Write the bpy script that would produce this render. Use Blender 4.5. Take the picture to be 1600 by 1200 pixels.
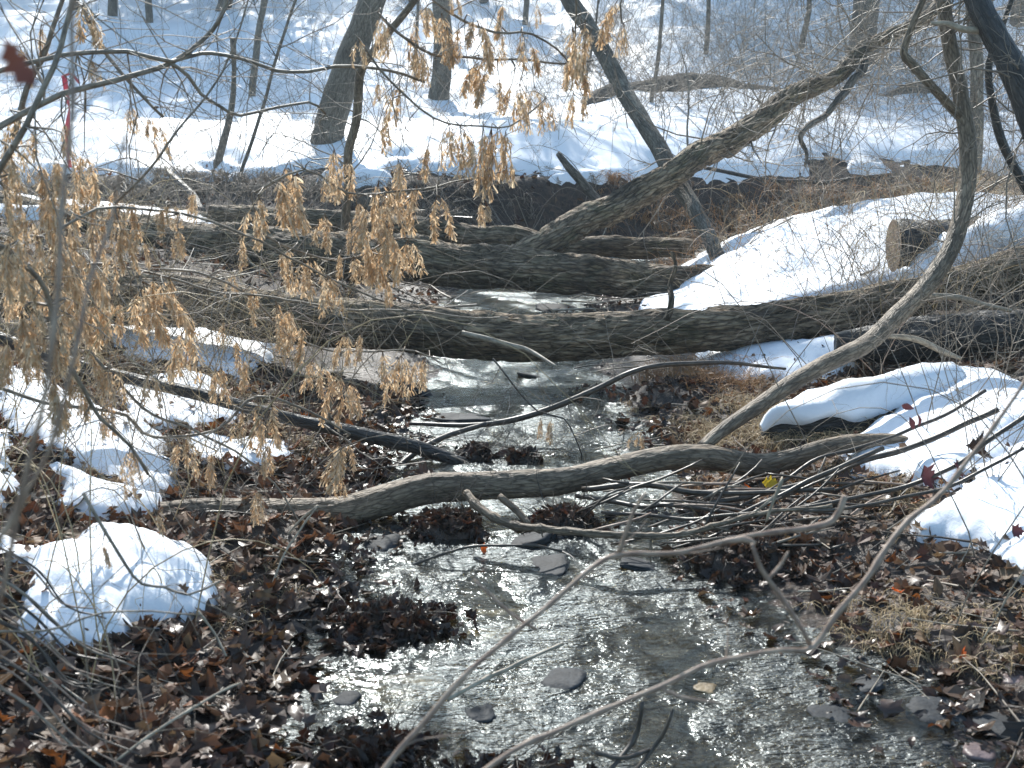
import bpy, math, random
import numpy as np
from mathutils import Vector

for o in list(bpy.data.objects):
    bpy.data.objects.remove(o)
rnd = random.Random(7)
rng = np.random.default_rng(7)
scene = bpy.context.scene
COL = scene.collection

# ------------------------------------------------------------------ camera
F = 1931.0                      # focal length in pixels of the 1600 px wide photograph
CAM = np.array([0.0, 0.0, 1.7])
PITCH = math.radians(12.0)
cd = bpy.data.cameras.new('camera')
cd.sensor_width = 36.0
cd.lens = 36.0 * F / 1600.0
cd.clip_start = 0.05
cd.clip_end = 600.0
cd.dof.use_dof = True
cd.dof.focus_distance = 7.5
cd.dof.aperture_fstop = 6.0
cam = bpy.data.objects.new('camera', cd)
COL.objects.link(cam)
cam.location = CAM
cam.rotation_euler = (math.radians(90) - PITCH, 0, 0)
scene.camera = cam

# ------------------------------------------------------------------ light
SUN_EL, SUN_AZ = math.radians(39), math.radians(-12)     # azimuth from +Y, negative = left
world = bpy.data.worlds.new("World")
scene.world = world
world.use_nodes = True
wn = world.node_tree
for n in list(wn.nodes):
    wn.nodes.remove(n)
sky = wn.nodes.new('ShaderNodeTexSky')
sky.sky_type = 'NISHITA'
sky.sun_disc = False
sky.sun_elevation = SUN_EL
sky.sun_rotation = SUN_AZ
sky.air_density = 1.0
sky.dust_density = 1.3
sky.ozone_density = 1.0
bg = wn.nodes.new('ShaderNodeBackground')
bg.inputs['Strength'].default_value = 0.15
wo = wn.nodes.new('ShaderNodeOutputWorld')
tint = wn.nodes.new('ShaderNodeMix'); tint.data_type = 'RGBA'; tint.blend_type = 'MULTIPLY'
tint.inputs[0].default_value = 1.0; tint.inputs[7].default_value = (.89, 1.03, 1.03, 1)      # shifts the sky colour slightly towards cyan for the overall cast
wn.links.new(sky.outputs[0], tint.inputs[6]); wn.links.new(tint.outputs[2], bg.inputs[0])
wn.links.new(bg.outputs[0], wo.inputs[0])

sd_ = bpy.data.lights.new('sun', 'SUN')
sd_.energy = 4.3
sd_.angle = math.radians(0.5)
sd_.color = (1.0, 0.975, 0.92)
sun = bpy.data.objects.new('sun', sd_)
COL.objects.link(sun)
tosun = Vector((math.sin(SUN_AZ) * math.cos(SUN_EL), math.cos(SUN_AZ) * math.cos(SUN_EL), math.sin(SUN_EL)))
sun.rotation_euler = tosun.to_track_quat('Z', 'Y').to_euler()
sun.location = (0, 0, 30)

scene.view_settings.view_transform = 'Standard'
scene.view_settings.look = 'None'
scene.view_settings.exposure = 0.8
scene.view_settings.gamma = 1.0
scene.cycles.max_bounces = 6
scene.cycles.diffuse_bounces = 3
scene.cycles.glossy_bounces = 3
scene.cycles.transparent_max_bounces = 8
scene.cycles.sample_clamp_indirect = 6.0
scene.cycles.sample_clamp_direct = 0.0
scene.cycles.use_denoising = True

# ------------------------------------------------------------------ noise
def _hash(ix, iy, iz, seed):
    h = (ix.astype(np.int64) * 374761393 + iy.astype(np.int64) * 668265263 + iz.astype(np.int64) * 2147483647 + seed * 974634777) & 0xffffffff
    h = ((h ^ (h >> 13)) * 1274126177) & 0xffffffff
    h = (h ^ (h >> 16)) & 0xffffffff
    h = ((h * 2246822519) & 0xffffffff) ^ (h >> 11)
    return (h & 0xffffff) / float(0xffffff) * 2 - 1

def vnoise(x, y, z=0.0, seed=0):
    x = np.asarray(x, float); y = np.asarray(y, float); z = np.asarray(z, float) + 0 * x
    y = y + 0 * x
    ix, iy, iz = np.floor(x), np.floor(y), np.floor(z)
    fx, fy, fz = x - ix, y - iy, z - iz
    sx, sy, sz = fx * fx * (3 - 2 * fx), fy * fy * (3 - 2 * fy), fz * fz * (3 - 2 * fz)
    def c(a, b, d):
        return _hash(ix + a, iy + b, iz + d, seed)
    def l(a, b, t):
        return a + (b - a) * t
    lo = l(l(c(0, 0, 0), c(1, 0, 0), sx), l(c(0, 1, 0), c(1, 1, 0), sx), sy)
    hi = l(l(c(0, 0, 1), c(1, 0, 1), sx), l(c(0, 1, 1), c(1, 1, 1), sx), sy)
    return l(lo, hi, sz)

def fbm(x, y, z=0.0, octv=4, seed=0, gain=0.5):
    s, a, k = 0.0, 1.0, 1.0
    for i in range(octv):
        ca, sa = math.cos(.6 + i * 1.1), math.sin(.6 + i * 1.1)
        xx = np.asarray(x) * k; yy = np.asarray(y) * k
        s = s + a * vnoise(xx * ca - yy * sa, xx * sa + yy * ca, np.asarray(z) * k, seed + i * 13)
        a *= gain; k *= 2.03
    return s

def smooth(a, b, t):
    u = np.clip((t - a) / (b - a), 0, 1)
    return u * u * (3 - 2 * u)

# ------------------------------------------------------------------ terrain height
CREEK = np.array([  # x, y, half width
    (0.9, -12, 1.1), (0.6, 0, 1.1), (0.30, 3, 1.0), (0.07, 4.5, 0.84), (0.02, 6.4, 0.72), (0.05, 8.6, 0.62),
    (0.0, 11, 0.62), (0.2, 13, 0.75), (1.0, 15.2, 0.9), (3.2, 16.6, 0.8), (6.5, 17.2, 0.8), (12, 18.0, 0.8), (30, 20.5, 0.8), (80, 26, 1.0)], float)

def creek_d(x, y):
    """distance beyond the water's edge, side (+1 = far / left bank), y of nearest point"""
    x = np.asarray(x, float); y = np.asarray(y, float)
    best = np.full(x.shape, 1e9); side = np.ones(x.shape); ny = np.zeros(x.shape)
    for i in range(len(CREEK) - 1):
        ax, ay, aw = CREEK[i]; bx, by, bw = CREEK[i + 1]
        dx, dy = bx - ax, by - ay
        t = np.clip(((x - ax) * dx + (y - ay) * dy) / (dx * dx + dy * dy), 0, 1)
        qx, qy = ax + t * dx, ay + t * dy
        d = np.hypot(x - qx, y - qy) - (aw + t * (bw - aw))
        s = np.sign(dx * (y - ay) - dy * (x - ax))
        m = d < best
        best = np.where(m, d, best); side = np.where(m, s, side); ny = np.where(m, qy, ny)
    return best, side, ny

LP_D = [-1.2, -0.5, -0.15, 0, .3, .8, 1.5, 2.5, 4, 8, 20]
LP_Z = [-.10, -.07, -.03, 0, .05, .13, .30, .50, .75, 1.0, 1.2]
RP_Z = [-.10, -.07, -.03, 0, .05, .11, .27, .44, .62, .72, .9]
FP_D = [-1.0, -0.3, 0, .2, .5, .75, 1.3, 2.4, 6, 30]
FP_Z = [-.10, -.05, 0, .24, .60, .84, 1.12, 1.50, 1.85, 2.1]

def H(x, y, detail=True):
    x = np.asarray(x, float); y = np.asarray(y, float)
    d0, side, ny = creek_d(x, y)
    d = d0 + 0.16 * fbm(x * 1.7, y * 1.7, 3.1, 3, 5) * smooth(-0.6, 0.2, d0)
    zl = np.interp(d, LP_D, LP_Z); zr = np.interp(d, LP_D, RP_Z); zf = np.interp(d, FP_D, FP_Z)
    zr = zr + .26 * smooth(9.3, 12.0, y) * smooth(.5, 2.0, d) * (ny < 60)
    far = smooth(13.2, 15.2, ny)
    zleft = zl * (1 - far) + zf * far
    z = np.where(side > 0, zleft, zr)
    # scarp of the far bank left of the bend
    ys = 15.6 + 0.25 * np.sin(x * 1.3) + 0.02 * x * x * (x < 0) + .5 * smooth(-.4, 1.4, x)
    sc = smooth(0.0, 0.55, y - ys) * 0.95 + smooth(0.6, 2.6, y - ys) * 0.6
    sc = np.where(y > ys, sc, -9.0)
    lo = smooth(13.5, 15.2, y)
    wx = smooth(1.0, 2.4, x)
    z = np.where(side > 0, np.maximum(z * (1 - 0.45 * lo), sc) * (1 - wx) + z * wx, z)
    # the hill
    hill = np.clip(y - 23 + 0.05 * x, 0, None)
    z = z + 0.215 * hill * smooth(0, 14, hill)
    z = z + smooth(18, 30, y) * (0.35 * fbm(x * .16, y * .16, 0, 3, 21) + 0.10 * fbm(x * .7, y * .7, 0, 2, 23))
    z = z + 0.022 * fbm(x * 3.3, y * 3.3, 1.0, 3, 31) * smooth(-1.0, 0.5, d0) * (1 if detail else .4)
    z = z + 0.020 * fbm(x * 2.3, y * 2.3, 7.0, 3, 41) * (1 - smooth(-0.4, 0.3, d0))
    if detail:
        z = z + 0.010 * fbm(x * 14, y * 14, 0, 2, 51) * smooth(-0.7, 0.1, d0)
    return z

# ------------------------------------------------------------------ photograph pixel -> place
def ray(px, py):
    cp, sp = math.cos(PITCH), math.sin(PITCH)
    u, v = (px - 800) / F, (600 - py) / F
    return np.array([u, cp + v * sp, -sp + v * cp])

def P(px, py, Y):
    d = ray(px, py)
    return CAM + d * (Y / d[1])

_T = np.geomspace(1.2, 150, 2600)
def G(px, py):
    d = ray(px, py)
    pts = CAM[None] + d[None] * (_T / d[1])[:, None]
    h = H(pts[:, 0], pts[:, 1], False)
    i = np.argmax(pts[:, 2] <= h)
    if pts[i, 2] > h[i]:
        i = len(_T) - 1
    p = pts[i].copy(); p[2] = float(H(p[0:1], p[1:2])[0])
    return p

def rad(rpx, Y):
    return rpx / F * Y

# ------------------------------------------------------------------ materials
class M:
    def __init__(s, name):
        s.m = bpy.data.materials.new(name); s.m.use_nodes = True
        s.t = s.m.node_tree; s.t.nodes.clear()
        s.out = s.n('ShaderNodeOutputMaterial')
    def n(s, typ, **kw):
        nd = s.t.nodes.new(typ)
        for k, v in kw.items():
            if k.startswith('i_'):
                key = k[2:].replace('_', ' ')
                nd.inputs[int(key) if key.isdigit() else key].default_value = v
            else:
                setattr(nd, k, v)
        return nd
    def l(s, a, b):
        s.t.links.new(a, b)
    def ramp(s, fac, stops):
        r = s.n('ShaderNodeValToRGB')
        e = r.color_ramp.elements
        while len(e) < len(stops):
            e.new(0.5)
        for i, (p, c) in enumerate(stops):
            e[i].position = p; e[i].color = (*c, 1) if len(c) == 3 else c
        s.l(fac, r.inputs[0])
        return r.outputs[0]
    def mapping(s, src, scale):
        mp = s.n('ShaderNodeMapping'); mp.inputs['Scale'].default_value = scale
        s.l(src, mp.inputs[0]); return mp.outputs[0]
    def noise(s, src, scale, detail=4, rough=.55, dist=0):
        nn = s.n('ShaderNodeTexNoise'); nn.inputs['Scale'].default_value = scale
        nn.inputs['Detail'].default_value = detail; nn.inputs['Roughness'].default_value = rough
        nn.inputs['Distortion'].default_value = dist
        s.l(src, nn.inputs['Vector']); return nn.outputs[0]
    def mix(s, f, a, b, mode='MIX'):
        x = s.n('ShaderNodeMix', data_type='RGBA', blend_type=mode)
        for v, k in ((f, 0), (a, 6), (b, 7)):
            if isinstance(v, (int, float)): x.inputs[k].default_value = v
            elif isinstance(v, tuple): x.inputs[k].default_value = (*v, 1)
            else: s.l(v, x.inputs[k])
        return x.outputs[2]
    def math(s, op, a, b=None, clamp=False):
        x = s.n('ShaderNodeMath', operation=op, use_clamp=clamp)
        for v, k in ((a, 0), (b, 1)):
            if v is None: continue
            if isinstance(v, (int, float)): x.inputs[k].default_value = v
            else: s.l(v, x.inputs[k])
        return x.outputs[0]
    def bump(s, h, strength=.5, dist=.01):
        b = s.n('ShaderNodeBump'); b.inputs['Strength'].default_value = strength
        b.inputs['Distance'].default_value = dist
        s.l(h, b.inputs['Height']); return b.outputs[0]
    def principled(s, col, rough=.7, normal=None, spec=.5):
        p = s.n('ShaderNodeBsdfPrincipled')
        for v, k in ((col, 'Base Color'), (rough, 'Roughness'), (spec, 'Specular IOR Level')):
            if isinstance(v, tuple): p.inputs[k].default_value = (*v, 1)
            elif isinstance(v, (int, float)): p.inputs[k].default_value = v
            else: s.l(v, p.inputs[k])
        if normal is not None: s.l(normal, p.inputs['Normal'])
        s.l(p.outputs[0], s.out.inputs[0])
        return p

def bark(name, dark, mid, pale, scale=1.0, rough=.75, bump=.8, moss=0.0, spec=.3):
    m = M(name)
    at = m.n('ShaderNodeAttribute', attribute_name='barkco').outputs['Vector']
    st = m.mapping(at, (26 * scale, 26 * scale, 5.5 * scale))
    n1 = m.noise(st, 1.0, 6, .6, .6)
    n2 = m.noise(m.mapping(at, (70 * scale, 70 * scale, 22 * scale)), 1.0, 4, .6)
    n3 = m.noise(at, 2.2, 3, .5)
    c = m.ramp(n1, [(.30, dark), (.48, mid), (.66, pale)])
    c = m.mix(m.ramp(n2, [(.35, (0, 0, 0)), (.7, (1, 1, 1))]), c, pale, 'MIX') if False else m.mix(.35, c, m.ramp(n2, [(.35, dark), (.6, pale)]))
    c = m.mix(m.ramp(n3, [(.42, (0, 0, 0)), (.62, (.55, .55, .55))]), c, dark)
    if moss > 0:
        n4 = m.noise(at, 4.0, 4, .6)
        c = m.mix(m.ramp(n4, [(.52, (0, 0, 0)), (.66, (moss,) * 3)]), c, (.055, .07, .022))
    vo = m.n('ShaderNodeTexVoronoi', feature='DISTANCE_TO_EDGE')
    wv = m.n('ShaderNodeVectorMath', operation='ADD')
    nv = m.n('ShaderNodeTexNoise'); nv.inputs['Scale'].default_value = 1.3; nv.inputs['Detail'].default_value = 3; m.l(st, nv.inputs['Vector'])
    m.l(m.mapping(at, (34 * scale, 34 * scale, 7 * scale)), wv.inputs[0]); m.l(nv.outputs['Color'], wv.inputs[1])
    m.l(wv.outputs[0], vo.inputs['Vector']); vo.inputs['Scale'].default_value = 1.0
    cr = m.ramp(vo.outputs['Distance'], [(.0, (0, 0, 0)), (.16, (1, 1, 1))])
    c = m.mix(m.math('MULTIPLY', m.math('SUBTRACT', 1.0, cr), .6), c, tuple(v * .5 for v in dark))
    h = m.math('ADD', m.mix(.35, n1, n2), m.math('MULTIPLY', cr, .35))
    m.principled(c, rough, m.bump(h, min(1, bump * 1.2), .03 / scale), spec)
    return m.m

def twigmat(name, a, b, rough=.55):
    m = M(name)
    at = m.n('ShaderNodeAttribute', attribute_name='barkco').outputs['Vector']
    n1 = m.noise(m.mapping(at, (60, 60, 25)), 1.0, 3, .6)
    n0 = m.noise(at, 1.7, 2, .5)
    c = m.mix(m.ramp(n0, [(.35, (0, 0, 0)), (.65, (1, 1, 1))]), m.ramp(n1, [(.35, a), (.65, b)]), m.ramp(n1, [(.3, tuple(v * .6 for v in a)), (.7, tuple(v * .8 for v in b))]))
    m.principled(c, rough, m.bump(n1, .4, .003), .45)
    return m.m

MAT = {}
MAT['bark'] = bark('grey_furrowed_bark', (.045, .038, .032), (.15, .125, .10), (.31, .27, .22), 1.0, moss=.25)
MAT['bark_rot'] = bark('weathered_log_bark', (.030, .023, .018), (.21, .145, .085), (.48, .365, .24), .8, moss=.35)
MAT['bark_smooth'] = bark('smooth_brown_bark', (.07, .052, .035), (.225, .163, .108), (.40, .315, .22), 1.6, bump=.45, rough=.6)
MAT['bark_tree'] = bark('standing_trunk_bark', (.06, .052, .042), (.18, .155, .12), (.32, .28, .22), 1.3, bump=.7)
MAT['bark_dark'] = bark('wet_dark_bark', (.018, .016, .014), (.05, .042, .036), (.10, .088, .075), 1.4, rough=.45, bump=.6, spec=.5)
MAT['pole_mossy'] = bark('mossy_pole_bark', (.05, .05, .035), (.12, .115, .075), (.22, .20, .14), 1.6, moss=.6, bump=.5)
MAT['twig'] = twigmat('grey_brown_twig', (.14, .108, .078), (.36, .29, .215))
MAT['twig_dark'] = twigmat('dark_wet_twig', (.035, .027, .02), (.11, .085, .062), .4)
MAT['twig_red'] = twigmat('reddish_cane', (.22, .135, .095), (.46, .34, .25))
MAT['twig_pale'] = twigmat('pale_dead_wood', (.26, .205, .145), (.50, .42, .31))
MAT['grass'] = twigmat('dry_grass_straw', (.36, .24, .11), (.64, .48, .27), .5)
MAT['grass_orange'] = twigmat('rusty_dry_grass', (.32, .14, .045), (.52, .28, .11), .5)

def leafmat(name, ramp=None, transl=.35, rough=.45, attr=False, wet=False):
    m = M(name)
    if attr:
        c = m.n('ShaderNodeAttribute', attribute_name='col').outputs['Color']
    else:
        oi = m.n('ShaderNodeObjectInfo')
        c = m.ramp(oi.outputs['Random'], ramp)
    tc = m.n('ShaderNodeTexCoord')
    n1 = m.noise(tc.outputs['Object'], 45, 3, .6)
    c = m.mix(m.ramp(n1, [(.35, (.0, .0, .0)), (.7, (.6, .6, .6))]), c, m.mix(1.0, c, (.45, .40, .38), 'MULTIPLY'))
    if wet:
        gz = m.n('ShaderNodeNewGeometry'); sz = m.n('ShaderNodeSeparateXYZ'); m.l(gz.outputs['Position'], sz.inputs[0])
        wz = m.math('MULTIPLY', sz.outputs[2], 12.0, True)
        c = m.mix(m.ramp(wz, [(.15, (1, 1, 1)), (.9, (0, 0, 0))]), c, m.mix(1.0, c, (.5, .5, .52), 'MULTIPLY'))
        rough = m.ramp(wz, [(.1, (.27,) * 3), (.9, (rough,) * 3)])
    p = m.principled(c, rough, m.bump(n1, .4, .004), .5)
    t = m.n('ShaderNodeBsdfTranslucent'); m.l(c, t.inputs[0])
    mx = m.n('ShaderNodeMixShader'); mx.inputs[0].default_value = transl
    m.l(p.outputs[0], mx.inputs[1]); m.l(t.outputs[0], mx.inputs[2]); m.l(mx.outputs[0], m.out.inputs[0])
    return m.m

MAT['samara'] = leafmat('tan_samara_wing', None, .55, .28, attr=True)
MAT['leaf_attr'] = leafmat('dead_leaf_litter', None, .3, .6, attr=True, wet=True)
MAT['leaf'] = leafmat('dead_leaf', [(0, (.06, .035, .026)), (.25, (.11, .065, .045)), (.45, (.17, .11, .08)), (.6, (.09, .04, .028)), (.75, (.24, .17, .125)), (.9, (.22, .085, .035)), (1, (.13, .105, .09))], .2, .4, wet=True)

def flat(name, col, rough=.5, transl=0):
    m = M(name)
    tc = m.n('ShaderNodeTexCoord')
    n1 = m.noise(tc.outputs['Object'], 30, 3, .6)
    c = m.mix(m.ramp(n1, [(.3, (0, 0, 0)), (.7, (.5, .5, .5))]), col, tuple(v * .55 for v in col))
    p = m.principled(c, rough)
    if transl:
        t = m.n('ShaderNodeBsdfTranslucent'); m.l(c, t.inputs[0])
        mx = m.n('ShaderNodeMixShader'); mx.inputs[0].default_value = transl
        m.l(p.outputs[0], mx.inputs[1]); m.l(t.outputs[0], mx.inputs[2]); m.l(mx.outputs[0], m.out.inputs[0])
    return m.m
MAT['orange_leaf'] = flat('orange_leaf', (.75, .13, .01), .45, .4)
MAT['yellow_leaf'] = flat('yellow_leaf', (.80, .55, .03), .45, .4)
MAT['red_leaf'] = flat('dark_red_leaf', (.13, .045, .03), .5, .3)
MAT['maroon_leaf'] = flat('maroon_leaf', (.13, .04, .045), .45, .3)
MAT['ribbon'] = flat('pink_flagging_tape', (.80, .26, .32), .4, .5)

def snowmat():
    m = M('snow')
    tc = m.n('ShaderNodeTexCoord')
    n1 = m.noise(tc.outputs['Object'], 3.0, 4, .55)
    n2 = m.noise(tc.outputs['Object'], 38, 3, .65)
    n3 = m.noise(tc.outputs['Object'], 160, 2, .6)
    h = m.math('ADD', m.math('MULTIPLY', n1, 1.0), m.math('ADD', m.math('MULTIPLY', n2, .18), m.math('MULTIPLY', n3, .10)))
    spk = m.ramp(m.noise(tc.outputs['Object'], 24, 4, .8), [(.70, (.82, .84, .87)), (.78, (.62, .57, .52))])
    p = m.principled(spk, .55, m.bump(h, .35, .03), .3)
    p.inputs['Subsurface Weight'].default_value = 0.0
    return m.m
MAT['snow'] = snowmat()

def groundmat():
    m = M('leafy_mud')
    geo = m.n('ShaderNodeNewGeometry'); pos = geo.outputs['Position']
    n1 = m.noise(pos, 5, 5, .6); n2 = m.noise(pos, 38, 5, .65); n3 = m.noise(pos, 120, 3, .6)
    v = m.n('ShaderNodeTexVoronoi'); v.inputs['Scale'].default_value = 22; m.l(pos, v.inputs['Vector'])
    c = m.ramp(n2, [(.3, (.016, .012, .010)), (.5, (.045, .032, .024)), (.7, (.10, .068, .048))])
    c = m.mix(m.ramp(n1, [(.4, (0, 0, 0)), (.6, (.7, .7, .7))]), c, m.ramp(v.outputs['Color'], [(.2, (.02, .016, .014)), (.8, (.11, .07, .048))]))
    sx = m.n('ShaderNodeSeparateXYZ'); m.l(pos, sx.inputs[0])
    bed = m.ramp(n1, [(.38, (.03, .024, .014)), (.66, (.17, .12, .055))])
    bed = m.mix(m.ramp(n3, [(.45, (0, 0, 0)), (.6, (.8, .8, .8))]), bed, (.07, .055, .04))
    wz = m.math('ADD', sx.outputs[2], m.math('MULTIPLY', m.math('SUBTRACT', n2, .5), .05))
    isbed = m.ramp(m.math('MULTIPLY', m.math('ADD', wz, .045), 30, True), [(0, (1, 1, 1)), (1, (0, 0, 0))])
    c = m.mix(isbed, c, bed)
    wet = m.ramp(m.math('MULTIPLY', m.math('SUBTRACT', wz, .01), 8, True), [(0, (.16,) * 3), (1, (.8,) * 3)])
    h = m.math('ADD', n2, m.math('MULTIPLY', n3, .5))
    m.principled(c, wet, m.bump(h, .9, .02), .5)
    return m.m
MAT['ground'] = groundmat()

def watermat():
    m = M('creek_water')
    geo = m.n('ShaderNodeNewGeometry'); pos = geo.outputs['Position']
    a = m.noise(m.mapping(pos, (10, 23, 1)), 1.0, 3, .5, 1.2)
    b = m.noise(m.mapping(pos, (34, 64, 1)), 1.0, 2, .5, 1.2)
    c = m.noise(m.mapping(pos, (3.0, 2.0, 1)), 1.0, 3, .5)
    amp = m.ramp(c, [(.38, (.22,) * 3), (.58, (1, 1, 1))])
    h = m.math('MULTIPLY', m.math('ADD', a, m.math('MULTIPLY', b, .38)), amp)
    nb = m.bump(h, 1.0, .026)
    fr = m.n('ShaderNodeFresnel'); fr.inputs[0].default_value = 1.35; m.l(nb, fr.inputs['Normal'])
    gl = m.n('ShaderNodeBsdfGlossy'); m.l(m.ramp(c, [(.38, (.12,) * 3), (.58, (.30,) * 3)]), gl.inputs['Roughness']); m.l(nb, gl.inputs['Normal'])
    gl.inputs['Color'].default_value = (.89, .97, 1, 1)
    tr = m.n('ShaderNodeBsdfTransparent'); tr.inputs[0].default_value = (.58, .54, .38, 1)
    mx = m.n('ShaderNodeMixShader')
    m.l(fr.outputs[0], mx.inputs[0]); m.l(tr.outputs[0], mx.inputs[1]); m.l(gl.outputs[0], mx.inputs[2])
    m.l(mx.outputs[0], m.out.inputs[0])
    return m.m
MAT['water'] = watermat()

def stonemat(name, a, b, rough=.5):
    m = M(name)
    tc = m.n('ShaderNodeTexCoord')
    n1 = m.noise(tc.outputs['Object'], 9, 6, .65); n2 = m.noise(tc.outputs['Object'], 60, 4, .6)
    c = m.ramp(n1, [(.3, a), (.7, b)])
    c = m.mix(m.ramp(n2, [(.4, (0, 0, 0)), (.7, (.6, .6, .6))]), c, tuple(v * .5 for v in a))
    m.principled(c, rough, m.bump(n2, .6, .006), .22)
    return m.m
MAT['stone'] = stonemat('wet_slate_stone', (.018, .020, .023), (.055, .06, .065), .7)
MAT['stone_tan'] = stonemat('tan_creek_stone', (.12, .085, .045), (.28, .21, .12), .45)
MAT['stone_red'] = stonemat('reddish_creek_stone', (.12, .085, .08), (.26, .20, .19), .35)

def cutmat():
    m = M('sawn_end_grain')
    tc = m.n('ShaderNodeTexCoord')
    n1 = m.noise(tc.outputs['Object'], 25, 4, .6)
    m.principled(m.ramp(n1, [(.3, (.16, .10, .06)), (.7, (.36, .25, .16))]), .7)
    return m.m
MAT['cut'] = cutmat()

# ------------------------------------------------------------------ mesh building
LOC = {}
class MB:
    def __init__(s):
        s.v = []; s.f4 = []; s.f3 = []; s.co = []; s.col = []; s.n = 0; s.hascol = False
    def add(s, v, f4=None, f3=None, co=None, col=None):
        v = np.asarray(v, float).reshape(-1, 3)
        if f4 is not None and len(f4): s.f4.append(np.asarray(f4, int).reshape(-1, 4) + s.n)
        if f3 is not None and len(f3): s.f3.append(np.asarray(f3, int).reshape(-1, 3) + s.n)
        s.v.append(v)
        s.co.append(v.copy() if co is None else np.asarray(co, float))
        if col is None: s.col.append(np.ones((len(v), 3)) * .5)
        else:
            s.hascol = True
            c = np.asarray(col, float); s.col.append(np.tile(c, (len(v), 1)) if c.ndim == 1 else c)
        s.n += len(v)
    def mesh(s, name, mat, origin=(0, 0, 0), smooth_=True):
        me = bpy.data.meshes.new(name)
        v = np.concatenate(s.v) - np.asarray(origin)
        f4 = np.concatenate(s.f4) if s.f4 else np.zeros((0, 4), int)
        f3 = np.concatenate(s.f3) if s.f3 else np.zeros((0, 3), int)
        me.vertices.add(len(v)); me.vertices.foreach_set('co', v.ravel())
        me.loops.add(len(f4) * 4 + len(f3) * 3)
        me.loops.foreach_set('vertex_index', np.concatenate([f4.ravel(), f3.ravel()]).astype(np.int32))
        npoly = len(f4) + len(f3)
        me.polygons.add(npoly)
        ls = np.concatenate([np.arange(len(f4)) * 4, len(f4) * 4 + np.arange(len(f3)) * 3]).astype(np.int32)
        me.polygons.foreach_set('loop_start', ls)
        me.polygons.foreach_set('use_smooth', np.full(npoly, smooth_))
        a = me.attributes.new('barkco', 'FLOAT_VECTOR', 'POINT')
        a.data.foreach_set('vector', np.concatenate(s.co).ravel())
        if s.hascol:
            a = me.attributes.new('col', 'FLOAT_COLOR', 'POINT')
            c = np.concatenate(s.col); c = np.hstack([c, np.ones((len(c), 1))])
            a.data.foreach_set('color', c.ravel())
        me.update(calc_edges=True)
        me.materials.append(MAT[mat] if isinstance(mat, str) else mat)
        return me
    def build(s, name, mat, parent=None, origin=None, **kw):
        if s.n == 0: return None
        sm = kw.pop('smooth_', True)
        if parent is not None: org = LOC.get(parent.name, (0, 0, 0))
        else: org = origin if origin is not None else (0, 0, 0)
        me = s.mesh(name, mat, org, sm)
        ob = bpy.data.objects.new(name, me); COL.objects.link(ob)
        if parent is not None: ob.parent = parent; LOC[ob.name] = org
        else: ob.location = org; LOC[ob.name] = org
        for k, v in kw.items(): ob[k] = v
        return ob

def tag(o, label=None, cat=None, group=None, kind=None):
    if label: o['label'] = label
    if cat: o['category'] = cat
    if group: o['group'] = group
    if kind: o['kind'] = kind
    return o

def thing(name, loc, label, cat, group=None):
    o = bpy.data.objects.new(name, None); COL.objects.link(o)
    o.empty_display_size = .1
    o.location = loc; LOC[o.name] = tuple(loc)
    return tag(o, label, cat, group)

def spline(pts, step=.1):
    """Catmull-Rom through control rows (any number of columns), resampled evenly"""
    p = np.asarray(pts, float)
    if len(p) == 2:
        n = max(2, int(np.linalg.norm(p[1, :3] - p[0, :3]) / step) + 1)
        t = np.linspace(0, 1, n)[:, None]
        return p[0] * (1 - t) + p[1] * t
    q = np.vstack([2 * p[0] - p[1], p, 2 * p[-1] - p[-2]])
    out = []
    for i in range(1, len(q) - 2):
        n = max(2, int(np.linalg.norm(q[i + 1, :3] - q[i, :3]) / step))
        t = np.linspace(0, 1, n, endpoint=False)[:, None]
        a, b, c, d = q[i - 1], q[i], q[i + 1], q[i + 2]
        out.append(.5 * ((2 * b) + (-a + c) * t + (2 * a - 5 * b + 4 * c - d) * t ** 2 + (-a + 3 * b - 3 * c + d) * t ** 3))
    out.append(p[-1][None])
    return np.vstack(out)

def frames(p):
    t = np.gradient(p, axis=0)
    t /= np.linalg.norm(t, axis=1)[:, None] + 1e-12
    ref = np.array([0, 0, 1.0]) if abs(t[0, 2]) < .8 else np.array([0, -1.0, 0])
    n = np.zeros_like(p)
    v = ref - t[0] * ref.dot(t[0])
    v /= np.linalg.norm(v)
    for i in range(len(p)):
        v = v - t[i] * v.dot(t[i]); v /= np.linalg.norm(v) + 1e-12
        n[i] = v
    return t, n, np.cross(t, n)

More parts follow.
